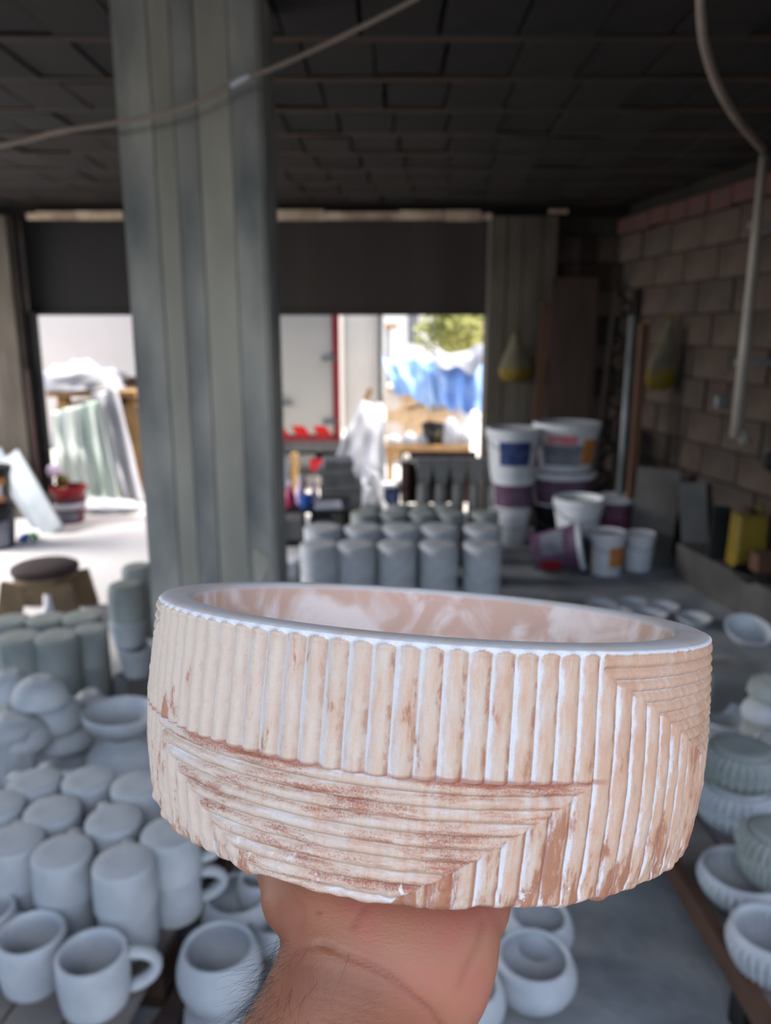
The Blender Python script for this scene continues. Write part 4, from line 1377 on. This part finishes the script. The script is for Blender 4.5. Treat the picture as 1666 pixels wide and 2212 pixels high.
    n0, n1 = len(top) * NT, len(rb) * NT

    def attr(name, a, pre=0., post=0.):
        at = me.attributes.new(name, 'FLOAT', 'POINT')
        at.data.foreach_set('value', np.concatenate([np.full(n0, pre), a.ravel(), np.full(n1, post)]).astype(np.float32))
    side = np.where(lower, lr % 1, np.where(upper, 1 - ur % 1, 1 - vr % 1))
    attr('side', np.where(sm > .5, side, 0), 0, 1)
    attr('rib', rib, 0, 1)
    attr('hor', lower.astype(float))
    attr('upper', upper.astype(float))
    attr('hh', np.clip(t, 0, 1), 0, 1)
    ins = np.zeros(len(V))
    ins[:(len(inn) + 1) * NT] = 1
    at = me.attributes.new('inside', 'FLOAT', 'POINT')
    at.data.foreach_set('value', ins.astype(np.float32))
    uvw = np.zeros((len(V), 3), np.float32)
    arc = np.tile(th, NR) * 105.0
    uvw[:, 0] = arc
    uvw[:, 1] = -V[:, 2] * 1000
    uvw[:, 2] = np.hypot(V[:, 0], V[:, 1]) * 200
    at = me.attributes.new('wrap', 'FLOAT_VECTOR', 'POINT')
    at.data.foreach_set('vector', uvw.ravel())
    sd = np.clip((np.tile(th, NR) - math.radians(50)) / math.radians(90), 0, 1)
    at = me.attributes.new('turn', 'FLOAT', 'POINT')
    at.data.foreach_set('value', sd.astype(np.float32))
    return me


def bowl_material():
    m = bpy.data.materials.new('painted_terracotta')
    m.use_nodes = True
    t = m.node_tree
    N, L = t.nodes, t.links
    b = N['Principled BSDF']
    b.inputs['Roughness'].default_value = .72
    b.inputs['Specular IOR Level'].default_value = .25

    def at(n, vec=False):
        a = N.new('ShaderNodeAttribute')
        a.attribute_name = n
        return a.outputs['Vector'] if vec else a.outputs['Fac']

    def math_(op, a, b_, c=None):
        n = N.new('ShaderNodeMath')
        n.operation = op
        for k, x in enumerate((a, b_, c)):
            if x is None:
                continue
            if isinstance(x, (int, float)):
                n.inputs[k].default_value = x
            else:
                L.new(x, n.inputs[k])
        return n.outputs[0]

    def noi(scale, stretch, detail=5, rough=.6, seed=0):
        mp = N.new('ShaderNodeMapping')
        mp.inputs['Scale'].default_value = stretch
        mp.inputs['Location'].default_value = (seed * 7.3, seed * 3.1, seed)
        L.new(wrap, mp.inputs[0])
        n = N.new('ShaderNodeTexNoise')
        n.inputs['Scale'].default_value = scale
        n.inputs['Detail'].default_value = detail
        n.inputs['Roughness'].default_value = rough
        L.new(mp.outputs[0], n.inputs['Vector'])
        return n.outputs['Fac']

    def ramp(x, lo, hi):
        n = N.new('ShaderNodeMapRange')
        n.interpolation_type = 'SMOOTHSTEP'
        n.inputs['From Min'].default_value, n.inputs['From Max'].default_value = lo, hi
        L.new(x, n.inputs['Value'])
        return n.outputs['Result']

    def mix(fac, a, b_):
        n = N.new('ShaderNodeMix')
        n.data_type = 'RGBA'
        L.new(fac, n.inputs[0])
        for k, x in ((6, a), (7, b_)):
            if isinstance(x, tuple):
                n.inputs[k].default_value = x
            else:
                L.new(x, n.inputs[k])
        return n.outputs[2]
    wrap = at('wrap', True)
    rib, hor, hh, ins, turn, upp = at('rib'), at('hor'), at('hh'), at('inside'), at('turn'), at('upper')
    white = lin(203, 206, 213)
    cream = lin(191, 176, 163)
    peach = lin(187, 151, 127)
    brown = lin(154, 101, 76)
    red = lin(140, 76, 64)
    nA = noi(.09, (1, .35, 1), 6, .65, 1)         # upright streaks
    nB = noi(.35, (1, .18, 1), 6, .7, 2)
    nH = noi(.20, (.16, 1, 1), 6, .7, 3)          # level streaks
    nF = noi(2.2, (1, 1, 1), 4, .6, 4)
    nL = noi(.05, (1, 1, 1), 4, .55, 5)
    # peach toward the right of the view, cream toward the left
    inv = math_('SUBTRACT', 1.0, turn)
    pf = ramp(math_('ADD', math_('MULTIPLY', inv, .35), nB), .52, .95)
    crest = mix(pf, cream, peach)
    crest = mix(math_('MULTIPLY', math_('MULTIPLY', ramp(nA, .46, .62), inv), .6), crest, lin(174, 131, 104))
    sid = at('side')
    wid = math_('ADD', math_('MULTIPLY', math_('SUBTRACT', nB, .5), .55), sid)
    hard, soft = ramp(math_('ADD', wid, math_('MULTIPLY', inv, .13)), .15, .30), ramp(wid, -.05, .5)
    gm = math_('ADD', math_('MULTIPLY', hard, inv), math_('MULTIPLY', soft, turn))
    gm = math_('MAXIMUM', gm, math_('MULTIPLY', ramp(sid, .965, 1.0), .0))
    gm = math_('MAXIMUM', gm, math_('MULTIPLY', hor, ramp(nH, .28, .5)))
    base = mix(gm, white, crest)
    # worn brown stains, more toward the foot and on the level ribs
    st = math_('ADD', nA, math_('MULTIPLY', hh, .17))
    st = math_('ADD', st, math_('MULTIPLY', math_('SUBTRACT', nB, .5), .55))
    stm = math_('MULTIPLY', ramp(st, .66, .76), .85)
    sth = math_('ADD', nH, math_('MULTIPLY', math_('SUBTRACT', nF, .5), .35))
    sthm = math_('MULTIPLY', ramp(sth, .47, .66), .9)
    mk = math_('ADD', math_('MULTIPLY', stm, math_('SUBTRACT', 1.0, hor)), math_('MULTIPLY', sthm, hor))
    mk = math_('MULTIPLY', mk, math_('SUBTRACT', 1.0, math_('MULTIPLY', upp, .6)))
    mk = math_('MULTIPLY', mk, ramp(hh, .02, .12))
    stain = mix(ramp(nF, .3, .7), brown, red)
    stain = mix(hor, brown, stain)
    base = mix(mk, base, stain)
    # chipped white spots
    ch = ramp(math_('ADD', nH, math_('MULTIPLY', hh, .1)), .66, .70)
    ch = math_('MULTIPLY', ch, ramp(hh, .6, .9))
    base = mix(math_('MULTIPLY', ramp(noi(.22, (1, .6, 1), 6, .7, 9), .62, .68), ramp(hh, .66, .98)), base, lin(206, 205, 208))
    # brown line where the level ribs begin
    lm = math_('SUBTRACT', 1.0, math_('ABSOLUTE', math_('MULTIPLY', math_('SUBTRACT', hh, .502), 55.0), 0.0))
    # brown runs down the right flank of the upright ribs
    rf = math_('MULTIPLY', ramp(sid, .68, .9), ramp(math_('ADD', noi(.5, (.5, .22, 1), 5, .65, 12), math_('MULTIPLY', hh, .22)), .53, .66))
    rf = math_('MULTIPLY', rf, math_('SUBTRACT', 1.0, math_('MAXIMUM', hor, upp)))
    rf = math_('MULTIPLY', rf, math_('SUBTRACT', 1.0, math_('MULTIPLY', ramp(turn, .45, .75), .85)))
    base = mix(math_('MULTIPLY', rf, .8), base, brown)
    # rim: flat top painted greyer for the weaker light it catches
    rimm = math_('MULTIPLY', math_('SUBTRACT', 1.0, ins), math_('SUBTRACT', 1.0, ramp(hh, .004, .012)))
    base = mix(rimm, base, mix(ramp(nL, .4, .7), lin(176, 175, 176), lin(176, 165, 158)))
    lm = math_('MULTIPLY', ramp(math_('ADD', lm, math_('MULTIPLY', math_('SUBTRACT', nH, .5), 3.0)), .1, .9), ramp(turn, .13, .18))
    base = mix(math_('MULTIPLY', lm, .7), base, mix(nF, brown, red))
    # inside: peach with pale swirls
    geo = N.new('ShaderNodeTexCoord')
    wv = N.new('ShaderNodeTexNoise')
    wv.inputs['Scale'].default_value = 22
    wv.inputs['Detail'].default_value = 6
    wv.inputs['Distortion'].default_value = 2.2
    L.new(geo.outputs['Object'], wv.inputs['Vector'])
    insc = mix(ramp(wv.outputs['Fac'], .42, .62), lin(192, 160, 144), lin(216, 203, 197))
    base = mix(ins, base, insc)
    base = mix(math_('MULTIPLY', ramp(noi(1.1, (1, 1, 1), 5, .7, 15), .5, .8), .35), base, lin(176, 142, 122))
    L.new(base, b.inputs['Base Color'])
    bp = N.new('ShaderNodeBump')
    bp.inputs['Strength'].default_value = .5
    bp.inputs['Distance'].default_value = .0006
    L.new(math_('ADD', nF, math_('MULTIPLY', mk, -.6)), bp.inputs['Height'])
    L.new(bp.outputs[0], b.inputs['Normal'])
    return m


bm_ = bowl_mesh()
bm_.materials.append(bowl_material())
bowl = tag(link('terracotta_bowl', bm_), 'ribbed peach and white terracotta bowl held up on a hand', 'bowl')
Mx = Matrix((xb_, yb_, nb_)).transposed().to_4x4()
Mx.translation = BC
bowl.matrix_world = Mx


# ------------------------------------------------------------------ the arm and hand
def skin_material():
    m = bpy.data.materials.new('skin')
    m.use_nodes = True
    t = m.node_tree
    N, L = t.nodes, t.links
    b = N['Principled BSDF']
    b.inputs['Roughness'].default_value = .52
    b.inputs['Specular IOR Level'].default_value = .35
    b.inputs['Subsurface Weight'].default_value = .12
    b.inputs['Subsurface Radius'].default_value = (.006, .002, .001)
    b.inputs['Subsurface Scale'].default_value = 1.0
    tc = N.new('ShaderNodeTexCoord')

    def noi(s, d=5, st=(1, 1, 1)):
        mp = N.new('ShaderNodeMapping')
        mp.inputs['Scale'].default_value = st
        L.new(tc.outputs['Object'], mp.inputs[0])
        n = N.new('ShaderNodeTexNoise')
        n.inputs['Scale'].default_value = s
        n.inputs['Detail'].default_value = d
        L.new(mp.outputs[0], n.inputs['Vector'])
        return n.outputs['Fac']

    def ramp(x, c0, c1, lo, hi):
        r = N.new('ShaderNodeValToRGB')
        r.color_ramp.elements[0].position, r.color_ramp.elements[1].position = lo, hi
        r.color_ramp.elements[0].color, r.color_ramp.elements[1].color = c0, c1
        L.new(x, r.inputs[0])
        return r.outputs[0]
    a = N.new('ShaderNodeAttribute')
    a.attribute_name = 'palm'
    fore = ramp(noi(26), lin(108, 64, 44), lin(134, 84, 61), .35, .7)
    palm = ramp(noi(34), lin(148, 101, 77), lin(152, 90, 76), .42, .64)
    mx = N.new('ShaderNodeMix')
    mx.data_type = 'RGBA'
    L.new(a.outputs['Fac'], mx.inputs[0])
    L.new(fore, mx.inputs[6])
    L.new(palm, mx.inputs[7])
    a2 = N.new('ShaderNodeAttribute')
    a2.attribute_name = 'crease'
    m3 = N.new('ShaderNodeMix')
    m3.data_type = 'RGBA'
    L.new(a2.outputs['Fac'], m3.inputs[0])
    L.new(mx.outputs[2], m3.inputs[6])
    m3.inputs[7].default_value = lin(104, 50, 38)
    L.new(m3.outputs[2], b.inputs['Base Color'])
    bp = N.new('ShaderNodeBump')
    bp.inputs['Strength'].default_value = .22
    bp.inputs['Distance'].default_value = .0006
    ad = N.new('ShaderNodeMath')
    ad.operation = 'ADD'
    L.new(noi(800, 4, (.5, 1, 1.6)), ad.inputs[0])
    L.new(noi(1300, 2), ad.inputs[1])
    L.new(ad.outputs[0], bp.inputs['Height'])
    L.new(bp.outputs[0], b.inputs['Normal'])
    return m


def build_arm():
    bm = MB()
    # sections in the eye frame: centre, half width, half thickness, width axis
    S = [((-.092, -.335, .235), .042, .037), ((-.053, -.255, .243), .037, .031), ((-.0290, -.198, .248), .0320, .027),
         ((-.0118, -.163, .252), .0296, .0235), ((-.0008, -.1455, .2555), .0352, .0215), ((.0004, -.1355, .2635), .0390, .0205),
         ((-.0003, -.1305, .276), .0432, .0190), ((-.0010, -.1285, .292), .0470, .0160), ((.001, -.1275, .312), .0470, .0140),
         ((.005, -.127, .332), .0440, .0125), ((.008, -.1265, .350), .0400, .0110)]
    S = [(Vector(c), a, b) for c, a, b in S]
    # resample
    def cr(vals, u):
        n = len(vals)
        i = min(int(u), n - 2)
        t = u - i
        p0, p1, p2, p3 = vals[max(i - 1, 0)], vals[i], vals[i + 1], vals[min(i + 2, n - 1)]
        return .5 * ((2 * p1) + (p2 - p0) * t + (2 * p0 - 5 * p1 + 4 * p2 - p3) * t * t + (3 * p1 - p0 - 3 * p2 + p3) * t ** 3)
    NS = 70
    cs, as_, bs = [], [], []
    for i in range(NS + 1):
        u = i / NS * (len(S) - 1)
        cs.append(cr([s[0] for s in S], u))
        as_.append(cr([s[1] for s in S], u))
        bs.append(cr([s[2] for s in S], u))
    n = 44
    for i in range(NS + 1):
        t = (cs[min(i + 2, NS)] - cs[max(i - 2, 0)]).normalized()
        X = Vector((1, 0, 0))
        X = (X - t * X.dot(t)).normalized()
        Yv = t.cross(X)
        for j in range(n):
            a = 2 * math.pi * j / n
            ca, sa = math.cos(a), math.sin(a)
            k = 2.3
            q_ = (abs(ca) ** k + abs(sa) ** k) ** (-1 / k)
            bm.v.append(cs[i] + X * (as_[i] * ca * q_) + Yv * (bs[i] * sa * q_))
    for i in range(NS):
        for j in range(n):
            a, b = i * n + j, i * n + (j + 1) % n
            bm.f.append([a, b, b + n, a + n])
    bm.f.append(list(range(n))[::-1])
    bm.f.append([NS * n + j for j in range(n)])

    def ell(c, r, nn=20):
        k = len(bm.v)
        for i in range(nn // 2 + 1):
            th = math.pi * i / (nn // 2)
            for j in range(nn):
                ph = 2 * math.pi * j / nn
                bm.v.append(Vector((c[0] + r[0] * math.sin(th) * math.cos(ph), c[1] + r[1] * math.cos(th), c[2] + r[2] * math.sin(th) * math.sin(ph))))
        for i in range(nn // 2):
            for j in range(nn):
                a, b = k + i * nn + j, k + i * nn + (j + 1) % nn
                bm.f.append([a, a + nn, b + nn, b])

    def finger(pts, rs):
        P_ = spline_pts(pts, 6)
        m = len(P_)
        RR = []
        for i in range(m):
            u = i / (m - 1) * (len(rs) - 1)
            k = min(int(u), len(rs) - 2)
            RR.append(rs[k] + (rs[k + 1] - rs[k]) * (u - k))
        bm.tube(P_, RR, 14)
        ell(P_[-1], (RR[-1],) * 3, 14)
    ell((.027, -.1335, .275), (.017, .0165, .024))         # thumb mound
    ell((-.026, -.1325, .278), (.018, .0120, .030))        # little-finger mound
    # thumb along the right side, fingers reaching away under the base
    finger([(.026, -.134, .275), (.046, -.1315, .295), (.064, -.1290, .316), (.078, -.1275, .338)], [.014, .0125, .011, .0085])
    for x0, x1, ln, dr in ((.034, .046, .072, 0), (.016, .020, .082, 0), (-.003, -.005, .076, 0), (-.021, -.029, .058, .001)):
        z0 = .342
        finger([(x0, -.1265, z0 - .015), (x0, -.1255 - dr, z0 + .01), ((x0 + x1) / 2, -.1265, z0 + ln * .5), (x1, -.1245, z0 + ln * .8), (x1, -.1225, z0 + ln)], [.0100, .0095, .0090, .0082, .0072])
    wv = [CW(*p_) for p_ in bm.v]
    me = mesh('arm_raw', wv, bm.f)
    o = bpy.data.objects.new('arm_raw', me)
    COL.objects.link(o)
    md = o.modifiers.new('r', 'REMESH')
    md.mode = 'VOXEL'
    md.voxel_size = .0013
    sm = o.modifiers.new('s', 'SMOOTH')
    sm.factor = .5
    sm.iterations = 16
    dg = bpy.context.evaluated_depsgraph_get()
    dg.update()
    m2 = bpy.data.meshes.new_from_object(o.evaluated_get(dg))
    bpy.data.objects.remove(o)
    m2.name = 'person'
    nV = len(m2.vertices)
    co = np.empty(nV * 3, np.float32)
    m2.vertices.foreach_get('co', co)
    co = co.reshape(-1, 3).astype(float)
    no = np.empty(nV * 3, np.float32)
    m2.vertices.foreach_get('normal', no)
    no = no.reshape(-1, 3).astype(float)
    d = co - np.array(EYE)
    zc = d @ np.array(FW)
    yc = d @ np.array(UP)
    X_ = 833 + FPX * d[:, 0] / zc
    Y_ = 1106 - FPX * yc / zc
    facing = (no * d).sum(1) < 0
    crz = np.exp(-(np.hypot(X_ - 690, Y_ - 1974) / 5) ** 2) * facing * (zc < .3)
    # creases pressed into the volar skin

    def crease(pl, width, depth):
        nonlocal co, crz
        pl = np.array(pl, float)
        best = np.full(nV, 1e9)
        for a, b in zip(pl[:-1], pl[1:]):
            ab = b - a
            t_ = np.clip(((X_ - a[0]) * ab[0] + (Y_ - a[1]) * ab[1]) / (ab @ ab), 0, 1)
            best = np.minimum(best, np.hypot(X_ - a[0] - ab[0] * t_, Y_ - a[1] - ab[1] * t_))
        k = np.exp(-(best / width) ** 2) * facing * (zc < .29)
        co -= no * (depth * k)[:, None]
        crz = np.maximum(crz, k * min(.55, depth * 420))
    crease([(690, 2040), (740, 2060), (800, 2085), (850, 2115), (890, 2150), (930, 2180), (965, 2230)], 5, .0010)
    crease([(640, 2052), (690, 2040), (720, 2044)], 6, .0005)
    crease([(640, 1935), (660, 1960), (655, 2000)], 5, .0003)
    crease([(790, 1955), (770, 1985), (765, 2000)], 6, .0006)
    crease([(1045, 1990), (1035, 2040), (1010, 2090), (995, 2130)], 9, .0005)
    for k in range(6):
        y0 = 2085 + 24 * k
        crease([(640 + 10 * k, y0), (740, y0 + 18), (830, y0 + 46)], 3, .00030)
    m2.vertices.foreach_set('co', co.astype(np.float32).ravel())
    # palm skin above the crease, browner forearm below it
    cl = np.interp(X_, [560, 690, 740, 800, 850, 890, 930, 990], [2020, 2040, 2060, 2085, 2115, 2150, 2185, 2240])
    pa = np.clip((cl - Y_) / 130 + .5, 0, 1)
    pa = pa * np.clip((X_ - 560) / 130, 0, 1)
    pa = np.where(zc > .30, 1, pa)
    at = m2.attributes.new('palm', 'FLOAT', 'POINT')
    at.data.foreach_set('value', pa.astype(np.float32))
    at = m2.attributes.new('crease', 'FLOAT', 'POINT')
    at.data.foreach_set('value', crz.astype(np.float32))
    m2.materials.clear()
    m2.materials.append(skin_material())
    m2.polygons.foreach_set('use_smooth', [True] * len(m2.polygons))
    m2.update()
    return m2, co, no, X_, Y_, zc, facing


am, aco, ano, aX, aY, aZ, afc = build_arm()
person = tag(link('person', am), 'bare forearm and upturned hand of a person carrying the ribbed bowl', 'person')
# fine dark hairs down the outer side of the forearm
rng = random.Random(11)
edge = np.where((aY > 2020) & (aY < 2330) & (np.abs((ano * (aco - np.array(EYE))).sum(1)) < .16) & (aX < 760))[0]
cu = bpy.data.curves.new('arm_hair', 'CURVE')
cu.dimensions = '3D'
cu.bevel_depth = .00004
cu.bevel_resolution = 0
hm_ = mat('dark_hair', lin(34, 26, 23), None, rough=.5)
cu.materials.append(hm_)
sel = np.where((aY > 2040) & (aY < 2330) & (aX < 800) & afc)[0]
for k in range(420):
    idx = int(rng.choice(edge)) if (k % 3 or len(sel) == 0) else int(rng.choice(sel))
    if k % 3 == 0 and rng.random() < (aX[idx] - 560) / 240:
        continue
    p_ = Vector(aco[idx])
    n_ = Vector(ano[idx])
    d_ = (n_ * .8 + Vector((-.25, -.1, -.9)) * .7 + Vector((rng.uniform(-.4, .4), rng.uniform(-.4, .4), rng.uniform(-.4, .4)))).normalized()
    ln = rng.uniform(.005, .013)
    cv = Vector((rng.uniform(-.9, .9), rng.uniform(-.6, .6), -rng.uniform(.2, 1.3)))
    sp = cu.splines.new('POLY')
    sp.points.add(4)
    for i in range(5):
        t_ = i / 4
        q_ = p_ + d_ * ln * t_ + cv * ln * .7 * t_ * t_
        sp.points[i].co = (q_.x, q_.y, q_.z, 1)
        sp.points[i].radius = 1 - .6 * t_
hr = bpy.data.objects.new('arm_hair', cu)
COL.objects.link(hr)
hr.parent = person
hr['kind'] = 'stuff'
